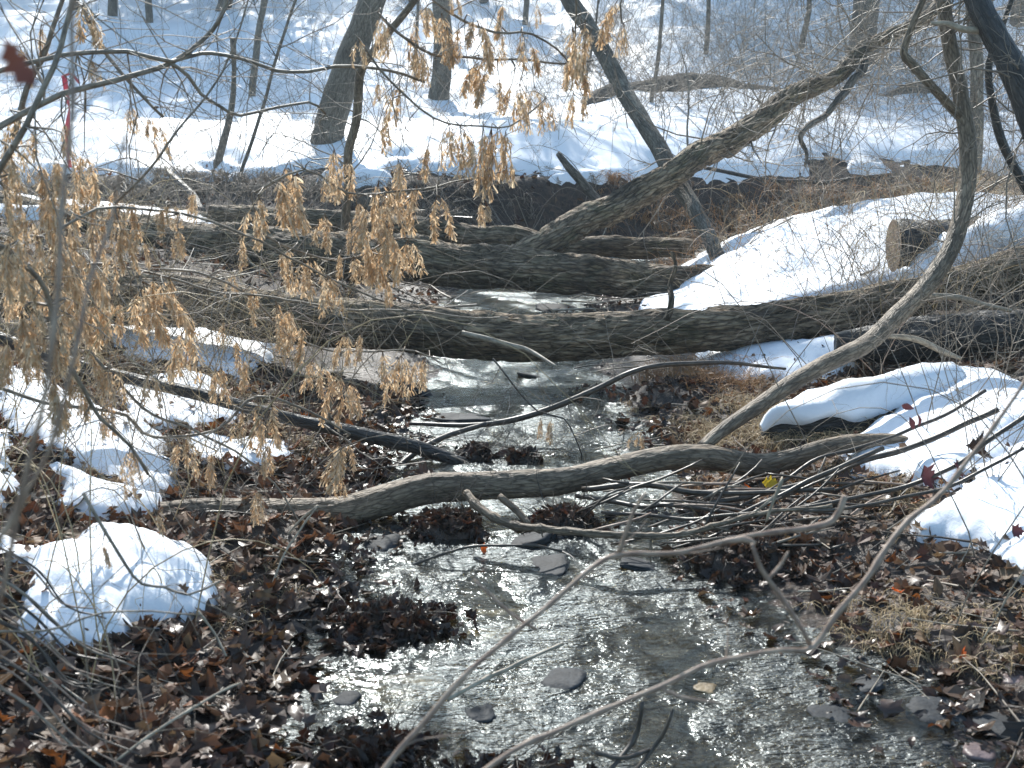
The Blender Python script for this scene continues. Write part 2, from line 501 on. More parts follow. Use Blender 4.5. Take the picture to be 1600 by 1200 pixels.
def tube(mb, p, r, sides=5, cap=True, rough=0.0, seed=0, col=None, lump=0.0, ends=0.0):
    p = np.asarray(p, float); n = len(p)
    r = np.asarray(r, float) + np.zeros(n)
    t, a, b = frames(p)
    s = np.concatenate([[0], np.cumsum(np.linalg.norm(np.diff(p, axis=0), axis=1))])
    th = np.linspace(0, 2 * math.pi, sides, endpoint=False)
    ct, st_ = np.cos(th)[None], np.sin(th)[None]
    off = rnd.random() * 50
    co = np.stack([ct * r[:, None], st_ * r[:, None], s[:, None] + off + 0 * ct], -1)
    R = r[:, None] + 0 * ct
    if rough >= .014: R = R * .87
    if rough > 0:
        k = 1.0 / max(r.mean(), .02)
        q = co
        rid = fbm(q[..., 0] * k * 2.6 + 9, q[..., 1] * k * 2.6, q[..., 2] * 5.0, 3, seed)      # broad long ridges
        fis = 1 - np.abs(fbm(q[..., 0] * k * 4.5, q[..., 1] * k * 4.5 + 5, q[..., 2] * 9 + rid * 1.2, 3, seed + 5)) * 2.0
        R = R + rough * (rid * .6 - np.clip(fis, 0, 1) ** 2 * .9 + .2)
    if lump > 0:
        R = R * (1 + lump * fbm(co[..., 0] / r.mean() * .8, co[..., 1] / r.mean() * .8, co[..., 2] * 1.6, 2, seed + 9))
    if ends > 0:                                   # jagged broken last rings
        j = vnoise(co[-1, :, 0] * 60, co[-1, :, 1] * 60, 0, seed)
    v = p[:, None] + a[:, None] * (ct[..., None] * R[..., None]) + b[:, None] * (st_[..., None] * R[..., None])
    if ends > 0:
        v[-1] += t[-1][None] * (j * ends)[:, None]
        v[-2] += t[-1][None] * (j * ends * .5)[:, None]
    i = np.arange(n - 1)[:, None] * sides; k = np.arange(sides)[None]; k2 = (k + 1) % sides
    f = np.stack([i + k, i + k2, i + sides + k2, i + sides + k], -1).reshape(-1, 4)
    vv = v.reshape(-1, 3); cc = co.reshape(-1, 3); f3 = []
    if cap:
        vv = np.vstack([vv, p[0], p[-1]]); cc = np.vstack([cc, [[0, 0, 0], [0, 0, s[-1]]]])
        kk = np.arange(sides); k2 = (kk + 1) % sides
        f3 = np.vstack([np.stack([k2, kk, np.full(sides, n * sides)], -1),
                        np.stack([(n - 1) * sides + kk, (n - 1) * sides + k2, np.full(sides, n * sides + 1)], -1)])
    mb.add(vv, f, f3, cc, col)

def wobble(p, amp, freq, seed):
    s = np.concatenate([[0], np.cumsum(np.linalg.norm(np.diff(p, axis=0), axis=1))])
    w = np.stack([fbm(s * freq, 3.3, 0, 2, seed), fbm(s * freq, 9.1, 0, 2, seed + 1), fbm(s * freq, 15.7, 0, 2, seed + 2)], -1)
    return p + amp * (w - w[:1])

# growth of side twigs: returns list of (points, radii)
def grow(start, dirv, length, r0, depth=2, kids=3, droop=0.0, spread=.9, kink=.22, seg=6, rn=rnd):
    out = []
    d = np.array(dirv, float); d /= np.linalg.norm(d) + 1e-9
    p = np.array(start, float); pts = [p.copy()]
    st = length / seg
    for i in range(seg):
        d = d + np.array([rn.gauss(0, kink), rn.gauss(0, kink), rn.gauss(0, kink)]) + np.array([0, 0, -droop])
        d /= np.linalg.norm(d)
        p = p + d * st; pts.append(p.copy())
    pts = np.array(pts)
    rr = np.linspace(r0, r0 * .35, len(pts))
    out.append((pts, rr))
    if depth > 0:
        for k in range(kids):
            j = rn.randint(1, seg - 1)
            pd = pts[j + 1] - pts[j]; pd /= np.linalg.norm(pd)
            sdv = np.array([rn.gauss(0, 1), rn.gauss(0, 1), rn.gauss(0, 1)])
            sdv -= pd * sdv.dot(pd); sdv /= np.linalg.norm(sdv) + 1e-9
            nd = pd * (1 - spread * .4) + sdv * spread
            out += grow(pts[j], nd, length * rn.uniform(.35, .65), r0 * .55, depth - 1, kids, droop, spread, kink, max(3, seg - 1), rn)
    return out

def add_growth(mb, lst, sides=4):
    for p, r in lst:
        tube(mb, p, r, sides if r[0] > .004 else 3, cap=False)

# ------------------------------------------------------------------ GROUND, CREEK
def fan_grid(ys, ncol, a, b):
    u = np.linspace(-1, 1, ncol)
    u = np.sign(u) * np.abs(u) ** 1.15
    X = u[None] * (a + b * np.abs(ys))[:, None]; Y = ys[:, None] + 0 * X
    n, m = X.shape
    i = np.arange(n - 1)[:, None] * m; k = np.arange(m - 1)[None]
    f = np.stack([i + k, i + k + 1, i + m + k + 1, i + m + k], -1).reshape(-1, 4)
    return X, Y, f

ys = np.concatenate([np.linspace(-12, 1.2, 30), np.geomspace(1.25, 22, 360), np.geomspace(22.3, 112, 90)])
X, Y, f = fan_grid(ys, 330, 4.0, .95)
Z = H(X, Y)
g = MB(); g.add(np.stack([X, Y, Z], -1), f)
ground = g.build('ground', 'ground'); tag(ground, kind='structure')

# water sheet, gently rippled
ysw = np.concatenate([np.linspace(-11, 1.5, 20), np.geomspace(1.6, 20, 520)])
u = np.linspace(0, 1, 190)
Xl = np.interp(ysw, [-11, 12, 13.5, 20], [-2.4, -2.0, -1.6, -1.0]); Xr = np.interp(ysw, [-11, 12, 14, 15, 20], [3.2, 2.6, 4, 30, 30])
X = Xl[:, None] + (Xr - Xl)[:, None] * u[None]; Y = ysw[:, None] + 0 * X
n_, m_ = X.shape
i = np.arange(n_ - 1)[:, None] * m_; k = np.arange(m_ - 1)[None]
fw = np.stack([i + k, i + k + 1, i + m_ + k + 1, i + m_ + k], -1).reshape(-1, 4)
Zw = .0035 * fbm(X * 9, Y * 16, 0, 2, 77) + .0025 * np.sin(Y * 38 + 3 * fbm(X * 3, Y * 2, 0, 2, 5)) * smooth(.0, .6, fbm(X * .9, Y * .9, 4, 2, 15))
w = MB(); w.add(np.stack([X, Y, Zw], -1), fw)
water = w.build('creek_water', 'water'); tag(water, kind='structure')

# ------------------------------------------------------------------ SNOW
def far_snow_sd(x, y):
    d, side, ny = creek_d(x, y)
    nz = .22 * fbm(x * 1.3, y * 1.3, 0, 3, 61) + .06 * fbm(x * 6, y * 6, 0, 2, 63)
    leftm = np.where(y > 14.9, 9, np.minimum(d - 2.7, (y - 12.1) * .9))          # left bank behind the second log
    ys_ = 15.6 + 0.25 * np.sin(x * 1.3) + 0.02 * x * x * (x < 0) + .5 * smooth(-.4, 1.4, x)
    scarp = y - (ys_ + .50)
    lft = np.where(y > ys_ - .25, scarp, leftm)
    lft = np.where((y > ys_ - 1.5) & (y < ys_ + .50), np.minimum(lft, np.abs(y - ys_ - .55) * -1 + .0), lft)
    lft = np.where(x < -5.2, np.maximum(lft, y - 12.4), lft)
    wx = smooth(1.0, 2.4, x)
    lft = lft * (1 - wx) + (d - .80 + .15 * fbm(x * 1.1, y * 1.1, 5, 2, 67)) * wx
    hz = (H(x, y, False) - .97) * 1.4
    lft = np.where((y > 14.6) & (y < 20.5) & (x > -6.5), np.minimum(lft, hz), lft)
    rgt = np.minimum(d - .55, (y - 9.5) * .8)
    rgt = np.minimum(rgt, x - 1.45)
    s = np.where(side > 0, lft, rgt)
    s = np.where(y > 22, 3.0, s)
    return s + nz * np.where(y > 22, 0, 1)

def snow_t(sdv, T, wd):
    q = np.clip(sdv / wd, 0, 1)
    return np.where(sdv > 0, T * np.sqrt(np.clip(q * (2 - q), 0, 1)), sdv * 1.5)

ys = np.concatenate([np.geomspace(9.4, 24, 280), np.geomspace(24.2, 111, 150)])
X, Y, f = fan_grid(ys, 380, 2.0, .90)
sdv = far_snow_sd(X, Y)
T = .13 + .04 * fbm(X * .8, Y * .8, 2, 2, 71)
Hs = H(X, Y, False)
Z = Hs + np.clip(snow_t(sdv, T, .16), -.3, 1)
Z = Z + smooth(.1, .6, sdv) * (.035 * fbm(X * 2.2, Y * 2.2, 0, 3, 73) + .012 * fbm(X * 8, Y * 8, 0, 2, 75))
# drifts and hollows on the slope
Z = Z + smooth(20, 26, Y) * .24 * (1 - np.abs(fbm(X * .35 + .4 * Y * .1, Y * .8, 0, 3, 79))) 
keep = (sdv.ravel()[f] > -.08).any(axis=1)
sn = MB(); sn.add(np.stack([X, Y, Z], -1), f[keep])
snowfield = sn.build('snow_cover', 'snow'); tag(snowfield, kind='structure')

def poly_sd(x, y, poly):
    poly = np.asarray(poly); n = len(poly)
    d = np.full(x.shape, 1e9); inside = np.zeros(x.shape, bool)
    for i in range(n):
        a, b = poly[i], poly[(i + 1) % n]
        e = b - a; wx, wy = x - a[0], y - a[1]
        t = np.clip((wx * e[0] + wy * e[1]) / (e @ e + 1e-12), 0, 1)
        d = np.minimum(d, np.hypot(wx - t * e[0], wy - t * e[1]))
        c = ((a[1] > y) != (b[1] > y)) & (x < (b[0] - a[0]) * (y - a[1]) / (b[1] - a[1] + 1e-12) + a[0])
        inside ^= c
    return np.where(inside, d, -d)

SNOWPATCH = []
def snow_patch(pxpoly, T, label, res=.018, wd=None, bulge=0.0):
    poly = np.array([G(*q)[:2] for q in pxpoly])
    x0, y0 = poly.min(0) - .12; x1, y1 = poly.max(0) + .12
    nx, ny = int((x1 - x0) / res) + 2, int((y1 - y0) / res) + 2
    x = np.linspace(x0, x1, nx); y = np.linspace(y0, y1, ny)
    X, Y = np.meshgrid(x, y)
    s = poly_sd(X, Y, poly) + .02 + .045 * fbm(X * 7, Y * 7, 0, 4, 91) + .01 * fbm(X * 25, Y * 25, 0, 2, 93)
    t = snow_t(s, T * (1 + .25 * fbm(X * 2.5, Y * 2.5, 0, 2, 95)), wd or T * 2.0)
    Z = H(X, Y, False) + np.clip(t, -.06, 1) + bulge * smooth(0, .35, s) + smooth(0, .1, s) * (.006 * fbm(X * 5, Y * 5, 0, 2, 97) - .006 * smooth(.45, .8, fbm(X * 19, Y * 19, 0, 2, 99)))
    n, m = X.shape
    i = np.arange(n - 1)[:, None] * m; k = np.arange(m - 1)[None]
    f = np.stack([i + k, i + k + 1, i + m + k + 1, i + m + k], -1).reshape(-1, 4)
    f = f[(s.ravel()[f] > -.035).any(axis=1)]
    c = poly.mean(0)
    mb = MB(); mb.add(np.stack([X, Y, Z], -1), f)
    o = mb.build('snow_patch', 'snow', origin=(c[0], c[1], float(H(c[0:1], c[1:2])[0])))
    SNOWPATCH.append(poly)
    return tag(o, label, 'snow', 'snow patches left on the creek banks')

snow_patch([(0, 850), (60, 868), (110, 868), (160, 845), (240, 850), (310, 885), (338, 930), (300, 965), (215, 985), (196, 1015), (110, 1022), (48, 990), (80, 940), (50, 905), (0, 885)],
           .085, 'rounded white snow mound among dead leaves at the lower left bank', bulge=.06)
snow_patch([(-60, 690), (8, 690), (20, 740), (16, 800), (-60, 815)], .10, 'narrow snow lump cut by the left picture edge, above the rounded mound')
snow_patch([(85, 745), (130, 760), (175, 780), (250, 785), (245, 800), (160, 815), (110, 800)], .08, 'small tongue of snow against the left end of the low grey branch')
snow_patch([(0, 585), (60, 580), (110, 620), (160, 650), (250, 690), (282, 750), (262, 780), (215, 775), (150, 752), (95, 715), (60, 690), (30, 690), (0, 650)],
           .065, 'long sloping snow patch on the left bank below the dark wet pole')
snow_patch([(200, 600), (290, 585), (345, 612), (365, 650), (360, 668), (300, 678), (215, 672), (185, 640)], .06, 'snow patch crossed by the dark wet pole on the left bank')
snow_patch([(130, 515), (260, 508), (330, 520), (410, 530), (425, 560), (390, 590), (350, 595), (320, 575), (250, 570), (165, 545)], .06,
           'ragged snow patch under the big furrowed log, left bank')
snow_patch([(260, 690), (340, 690), (440, 700), (445, 722), (380, 738), (300, 725)], .05, 'thin snow strip reaching towards the water between dry seeds')
snow_patch([(1428, 825), (1490, 790), (1540, 740), (1600, 705), (1700, 700), (1700, 930), (1595, 905), (1560, 880), (1530, 860), (1480, 850)],
           .10, 'bright snow bank at the right edge above the leaf litter')
snow_patch([(1300, 712), (1350, 690), (1390, 650), (1440, 610), (1500, 590), (1560, 600), (1620, 620), (1700, 640), (1700, 690), (1600, 700), (1550, 735), (1480, 770), (1400, 750), (1340, 735)],
           .10, 'broad snow slope on the right bank behind the low grey branch')
snow_patch([(1090, 555), (1180, 550), (1260, 545), (1300, 530), (1340, 560), (1320, 585), (1230, 600), (1150, 590), (1100, 580)], .07,
           'snow patch below the big furrowed log beside the rusty grass')
snow_patch([(1002, 478), (1050, 462), (1140, 462), (1180, 490), (1120, 505), (1010, 500)], .12, 'snow lump between the two big logs at the broken log end')
snow_patch([(838, 498), (870, 494), (905, 497), (900, 503), (850, 504)], .03, 'tiny sliver of snow behind the middle of the big furrowed log', res=.03)

# ------------------------------------------------------------------ ADDED VOLUME IMITATING LENS VEIL
hm = bpy.data.materials.new('veil_haze'); hm.use_nodes = True; hm.node_tree.nodes.clear()
_o = hm.node_tree.nodes.new('ShaderNodeOutputMaterial'); _v = hm.node_tree.nodes.new('ShaderNodeVolumePrincipled')
_v.inputs['Color'].default_value = (.78, .90, 1, 1); _v.inputs['Density'].default_value = .0013; _v.inputs['Anisotropy'].default_value = .3
hm.node_tree.links.new(_v.outputs[0], _o.inputs['Volume'])
MAT['veil_haze'] = hm
bx = np.array([(a, b, c) for a in (-125, 125) for b in (-16, 125) for c in (-3, 44)], float)
mb = MB(); mb.add(bx, [[0, 1, 3, 2], [4, 6, 7, 5], [0, 4, 5, 1], [2, 3, 7, 6], [0, 2, 6, 4], [1, 5, 7, 3]])
tag(mb.build('veil_haze', 'veil_haze', smooth_=False), 'thin bright volume added to imitate lens veil', 'veil_haze', kind='stuff')

# ------------------------------------------------------------------ LOGS AND LARGE WOOD
def px_path(rows, step=.05):
    """rows of (px, py, Y, radius px)"""
    pts = np.array([[*P(a, b, c), rad(d, c)] for a, b, c, d in rows])
    return spline(pts, step)

def wood(name, rows, mat, label, cat, sides=28, rough=.008, seed=1, step=.03, lump=.08, wob=.02, partname='trunk', ends=0.0, group=None, twigs=0, twiglen=.4):
    s = px_path(rows, step)
    p = wobble(s[:, :3], wob, 1.5, seed)
    t = thing(name, p[0], label, cat, group)
    mb = MB(); tube(mb, p, s[:, 3], sides, True, rough, seed, lump=lump, ends=ends)
    mb.build(partname, mat, t)
    if twigs:
        tb = MB()
        for k in range(twigs):
            j = rnd.randint(len(p) // 6, len(p) - 2)
            add_growth(tb, grow(p[j], (rnd.gauss(0, 1), rnd.gauss(0, .7), rnd.gauss(.2, .8)), twiglen * rnd.uniform(.5, 1.3), max(.002, s[j, 3] * .18), 1, 2, .02))
        tb.build('twigs', 'twig', t, kind='stuff')
    return t, p, s[:, 3]

# big furrowed log across the middle
log2, p2, r2 = wood('fallen_log', [(-160, 436, 7.4, 54), (0, 452, 7.55, 53), (160, 468, 7.7, 50), (330, 480, 7.8, 46), (520, 503, 7.9, 45), (700, 524, 8.0, 44), (880, 531, 8.05, 43), (1050, 526, 8.1, 40), (1200, 508, 8.2, 38), (1380, 478, 8.35, 36), (1600, 420, 8.6, 33), (1760, 385, 8.8, 33)],
     'bark_rot', 'big furrowed grey log lying right across the creek from edge to edge', 'log', 72, .022, 3, .022, .07, .03)
# forked log behind it
log3 = thing('forked_log', P(840, 420, 11.5), 'thick rotten forked log behind, one arm slanting up to the right', 'log')
s = px_path([(-60, 330, 12.8, 34), (70, 350, 12.4, 34), (200, 375, 12.0, 36), (380, 395, 11.7, 40), (560, 405, 11.5, 40), (720, 415, 11.4, 38), (860, 425, 11.35, 36), (1000, 437, 11.3, 31), (1090, 446, 11.2, 30), (1142, 452, 11.15, 30)], .03)
p3 = wobble(s[:, :3], .05, 1.3, 14)
mb = MB(); tube(mb, p3, s[:, 3], 64, True, .032, 14, lump=.13, ends=.05); mb.build('trunk', 'bark_rot', log3)
s = px_path([(700, 425, 11.5, 19), (800, 396, 11.45, 23), (900, 347, 11.9, 25), (1000, 300, 12.3, 24), (1090, 243, 12.8, 23), (1180, 185, 13.4, 21), (1260, 134, 14.0, 16), (1335, 88, 14.6, 11), (1420, 32, 15.2, 10), (1500, -30, 16, 7)], .03)
pf = wobble(s[:, :3], .05, 1.3, 17)
mb = MB(); tube(mb, pf, s[:, 3], 56, True, .028, 17, lump=.10); mb.build('limb', 'bark_rot', log3)
rf = s[:, 3]
tb = MB()
for k in range(70):       # spiky side branches of the slanting arm
    j = rnd.randint(int(len(pf) * .35), len(pf) - 2)
    add_growth(tb, grow(pf[j], (rnd.gauss(-.3, 1), rnd.gauss(0, .8), rnd.gauss(.25, .9)), rnd.uniform(.5, 1.6), rnd.uniform(.006, .014), 2, 3, .0, .9, .18))
tb.build('twigs', 'twig', log3, kind='stuff')
# arched limb dropping from the slanting arm
s = px_path([(1345, 78, 14.7, 7), (1338, 112, 14.5, 6), (1310, 148, 14.2, 6), (1282, 172, 14.0, 5), (1262, 190, 13.8, 5), (1244, 216, 13.8, 4), (1252, 240, 13.7, 3), (1258, 265, 13.6, 2)], .04)
pl_ = wobble(s[:, :3], .07, 2.5, 3)
mb = MB(); tube(mb, pl_, s[:, 3], 10, True, .004, lump=.15); mb.build('limb', 'bark', log3)
mb = MB()
for k in range(22):
    add_growth(mb, grow(pl_[rnd.randint(2, len(pl_) - 2)], (rnd.gauss(.3, 1), rnd.gauss(0, .7), rnd.gauss(.1, .8)), rnd.uniform(.3, .9), .006, 1, 3, .02))
mb.build('twigs', 'twig', log3, kind='stuff')

wood('fallen_log', [(330, 335, 13.6, 17), (480, 345, 13.5, 19), (620, 358, 13.4, 21), (760, 366, 13.3, 20), (900, 378, 13.2, 19), (1000, 382, 13.1, 18), (1080, 388, 13.0, 16)],
     'bark_rot', 'slimmer log lying parallel just behind the rotten forked log', 'log', 40, .018, 23, .03, .12, .05, ends=.04)
wood('fallen_log', [(100, 330, 13.9, 12), (200, 334, 13.8, 14), (330, 345, 13.6, 13), (430, 352, 13.4, 10)],
     'bark_rot', 'short grey log end beside the snow at the far left bank', 'log', 30, .012, 29, .03, .12, .04)
# low branch over the water
log1, p1, r1 = wood('fallen_branch', [(150, 800, 5.0, 20), (230, 806, 5.0, 21), (330, 802, 5.0, 23), (430, 802, 5.05, 24), (530, 798, 5.1, 24), (600, 782, 5.15, 25), (680, 762, 5.2, 24), (780, 756, 5.25, 22), (880, 752, 5.3, 22), (950, 735, 5.35, 21), (1030, 718, 5.4, 20), (1100, 716, 5.45, 21), (1180, 726, 5.5, 19), (1230, 718, 5.5, 17), (1290, 700, 5.55, 15), (1340, 692, 5.6, 15), (1400, 690, 5.6, 13), (1440, 698, 5.6, 11), (1500, 710, 5.6, 10), (1550, 722, 5.6, 9)],
     'bark_smooth', 'low crooked grey-brown branch bridging the creek near the front', 'branch', 44, .005, 31, .015, .09, .012)
# curved sapling from the low branch up to the top right
sap, ps, rs = wood('leaning_sapling', [(1096, 700, 5.5, 10), (1130, 672, 5.6, 11), (1200, 628, 5.8, 13), (1280, 580, 6.0, 14), (1350, 545, 6.2, 14), (1400, 500, 6.4, 15), (1450, 450, 6.6, 15), (1492, 385, 6.8, 14), (1512, 300, 7.0, 13), (1514, 220, 7.1, 13), (1500, 140, 7.2, 12), (1485, 60, 7.3, 11), (1470, -40, 7.4, 10), (1440, -260, 7.6, 8)],
     'bark_smooth', 'slender sapling bowed from the low branch up past the right-hand logs', 'sapling', 20, .003, 37, .02, .05, .012, 'stem')
mb = MB()
s = px_path([(1505, 185, 7.15, 7), (1460, 140, 7.1, 7), (1425, 100, 7.1, 7), (1412, 82, 7.1, 6), (1425, 40, 7.1, 5), (1445, -10, 7.1, 5), (1455, -60, 7.1, 4)], .03)
tube(mb, s[:, :3], s[:, 3], 10, True, .002); mb.build('limb', 'bark_smooth', sap)
mb = MB()
for k in range(26):
    j = rnd.randint(int(len(ps) * .45), len(ps) - 2)
    add_growth(mb, grow(ps[j], (rnd.gauss(0, 1), rnd.gauss(.2, .7), rnd.gauss(.2, .8)), rnd.uniform(.3, .9), .005, 2, 3, .01))
mb.build('twigs', 'twig', sap, kind='stuff')

# straight pole leaning through the fork
pole, pp, rp = wood('leaning_pole', [(840, -90, 15.4, 12), (895, 10, 14.9, 13), (960, 115, 14.2, 13), (1010, 205, 13.5, 13), (1045, 262, 13.05, 14), (1080, 325, 12.5, 13), (1115, 390, 11.8, 12), (1138, 450, 11.35, 13), (1142, 486, 11.25, 12)],
     'bark_tree', 'straight mossy pole leaning behind the slanting arm down to the broken log end', 'pole', 14, .006, 41, .04, .06, .02, 'pole')
wood('broken_stake', [(872, 240, 15.3, 4), (888, 260, 15.2, 6), (915, 290, 15.1, 7), (942, 325, 15.0, 8)], 'bark', 'short broken stake jutting from the far bank left of the mossy pole', 'stake', 10, .004, 42, .03, .05, .01, 'stake')
# dark wet pole on the left
wood('wet_pole', [(-80, 500, 5.4, 9), (0, 530, 5.45, 10), (90, 562, 5.5, 10), (180, 590, 5.6, 10), (300, 620, 5.7, 10), (450, 655, 5.85, 10), (560, 680, 5.95, 12), (650, 700, 6.05, 12), (730, 728, 6.1, 10)],
     'bark_dark', 'dark wet pole sloping from the left edge down into the creek', 'pole', 16, .004, 43, .03, .05, .012, 'pole', twigs=8)
# thin dark branch over the water
wood('thin_branch', [(640, 662, 6.7, 3), (720, 660, 6.6, 4), (800, 652, 6.5, 5), (860, 636, 6.5, 5), (930, 608, 6.5, 5), (990, 580, 6.5, 4), (1060, 566, 6.6, 4), (1150, 562, 6.7, 3), (1230, 575, 6.8, 2)],
     'twig_dark', 'thin dark branch arching over the creek below the furrowed log', 'branch', 8, 0, 44, .02, 0, .02, 'stem', twigs=9)
wood('thin_branch', [(590, 762, 5.9, 5), (640, 715, 6.1, 5), (700, 680, 6.35, 5), (760, 660, 6.5, 4)], 'twig_dark', 'short dark stick joining the wet pole to the arching branch', 'branch', 8, 0, 45, .02, 0, .01, 'stem')
# background fallen trunk in the snow
wood('fallen_tree', [(912, 178, 24, 11), (960, 158, 24.2, 23), (1030, 145, 24.5, 28), (1110, 140, 25, 26), (1180, 150, 25.5, 18), (1270, 158, 26, 15), (1370, 158, 26.5, 11), (1440, 146, 27, 11), (1560, 165, 27.5, 9)],
     'bark', 'long mossy fallen trunk lying on the snowy flat behind the mossy pole', 'log', 24, .02, 46, .08, .08, .06)
# right bank: cut log section, snowy logs
def px_log(name, rows, mat, label, cap=False, snow=0.0, **kw):
    t, p, r = wood(name, rows, mat, label, 'log', **kw)
    if cap:
        mb = MB(); tt, a, b = frames(p)
        th = np.linspace(0, 2 * math.pi, 25)[:-1]
        R = r[0] * .93
        v = [p[0] - tt[0] * .012]
        for q in (0.5, 1.0):
            v += [p[0] - tt[0] * .011 + (a[0] * math.cos(x) + b[0] * math.sin(x)) * R * q for x in th]
        f3 = [[0, 1 + (i + 1) % 24, 1 + i] for i in range(24)]
        f4 = [[1 + i, 1 + (i + 1) % 24, 25 + (i + 1) % 24, 25 + i] for i in range(24)]
        mb.add(v, f4, f3); mb.build('sawn_end', 'cut', t)
    if snow > 0:
        snow_cap(t, p, r, snow)
    return t, p, r

def snow_cap(t, p, r, depth, wide=.95, i0=0, i1=None, seed=5):
    i1 = i1 or len(p)
    p = p[i0:i1]; r = r[i0:i1]
    n = len(p)
    tt = np.gradient(p, axis=0); tt /= np.linalg.norm(tt, axis=1)[:, None]
    side = np.cross(tt, [0, 0, 1.0]); side /= np.linalg.norm(side, axis=1)[:, None]
    up = np.cross(side, tt)
    K = 15
    th = np.linspace(-1, 1, K)
    s = np.concatenate([[0], np.cumsum(np.linalg.norm(np.diff(p, axis=0), axis=1))])
    endf = np.sqrt(np.clip(np.minimum(s, s[-1] - s) / (depth * 1.1), 0, 1))
    S, TH = np.meshgrid(s, th, indexing='ij')
    nz = fbm(S * 5, TH * 2.2, 0, 4, seed) * 1.3
    ww = wide * (1 + .30 * fbm(S * 6, TH * .6, 3, 3, seed + 3))
    ang = TH * math.radians(78) * ww
    prof = np.sqrt(np.clip(1 - TH ** 2, 0, 1))
    R = r[:, None] * .97 + depth * prof * endf[:, None] * (1 + .35 * nz)
    v = p[:, None] + side[:, None] * (np.sin(ang) * R)[..., None] + up[:, None] * (np.cos(ang) * R)[..., None]
    i = np.arange(n - 1)[:, None] * K; k = np.arange(K - 1)[None]
    f = np.stack([i + k, i + k + 1, i + K + k + 1, i + K + k], -1).reshape(-1, 4)
    mb = MB(); mb.add(v, f); mb.build('snow_cap', 'snow', t)

px_log('cut_log', [(1398, 384, 9.3, 44), (1440, 383, 9.3, 44), (1500, 380, 9.3, 43), (1600, 372, 9.35, 40)], 'bark_dark', 'sawn-off dark log with a pale cut end poking out of the snow', cap=True, sides=40, rough=.018, seed=51, partname='bark', wob=.0)
px_log('snowy_log', [(1400, 470, 9.1, 12), (1455, 452, 9.05, 24), (1530, 420, 9.1, 32), (1620, 385, 9.3, 34), (1740, 360, 9.3, 34)], 'bark_dark', 'log buried under a thick smooth cap of snow at the right edge', snow=.13, sides=36, rough=.015, seed=52, partname='bark')
px_log('snowy_log', [(1305, 540, 7.35, 26), (1400, 540, 7.3, 38), (1500, 532, 7.25, 42), (1620, 520, 7.2, 42), (1740, 510, 7.2, 40)], 'bark_dark', 'dark thick log directly beneath the furrowed log on the right bank', sides=44, rough=.022, seed=53, partname='bark')
px_log('snowy_log', [(1190, 676, 6.15, 14), (1260, 662, 6.15, 30), (1340, 645, 6.2, 34), (1420, 625, 6.3, 34), (1500, 605, 6.4, 30)], 'bark_dark', 'dark log topped by a flat tongue of snow above the tawny grass', snow=.055, sides=36, rough=.014, seed=54, partname='bark')
wood('dead_branch', [(1455, 37, 7.0, 3), (1480, 37, 7.0, 4), (1505, 46, 7.0, 5), (1545, 50, 7.1, 6)], 'twig_pale', 'pale barkless dead branch stub at the top right', 'branch', 10, .001, 55, .02, .08, .005, 'stem')
wood('dead_branch', [(1455, 462, 6.9, 5), (1500, 466, 6.9, 5), (1540, 478, 6.9, 4), (1580, 488, 6.9, 3)], 'twig_pale', 'pale dead branch lying over the dark log at the right edge', 'branch', 10, .001, 56, .02, .08, .008, 'stem')
wood('dead_branch', [(1385, 525, 6.7, 4), (1430, 530, 6.7, 5), (1470, 548, 6.7, 5), (1500, 560, 6.7, 3)], 'twig_pale', 'grey dead branch under the bowed sapling, against the dark log', 'branch', 10, .001, 57, .02, .08, .008, 'stem')
wood('dead_branch', [(722, 520, 7.6, 4), (760, 530, 7.55, 5), (800, 542, 7.5, 5), (828, 550, 7.5, 4), (870, 575, 7.3, 2)], 'twig_pale', 'pale broken branch resting on the middle of the furrowed log', 'branch', 10, .001, 58, .02, .08, .008, 'stem')
wood('dead_branch', [(1043, 500, 7.85, 6), (1050, 470, 7.9, 5), (1048, 445, 8.0, 4), (1058, 415, 8.0, 3), (1052, 392, 8.0, 2)], 'bark_rot', 'upright broken snag on top of the furrowed log', 'branch', 12, .003, 59, .02, .08, .008, 'stem')

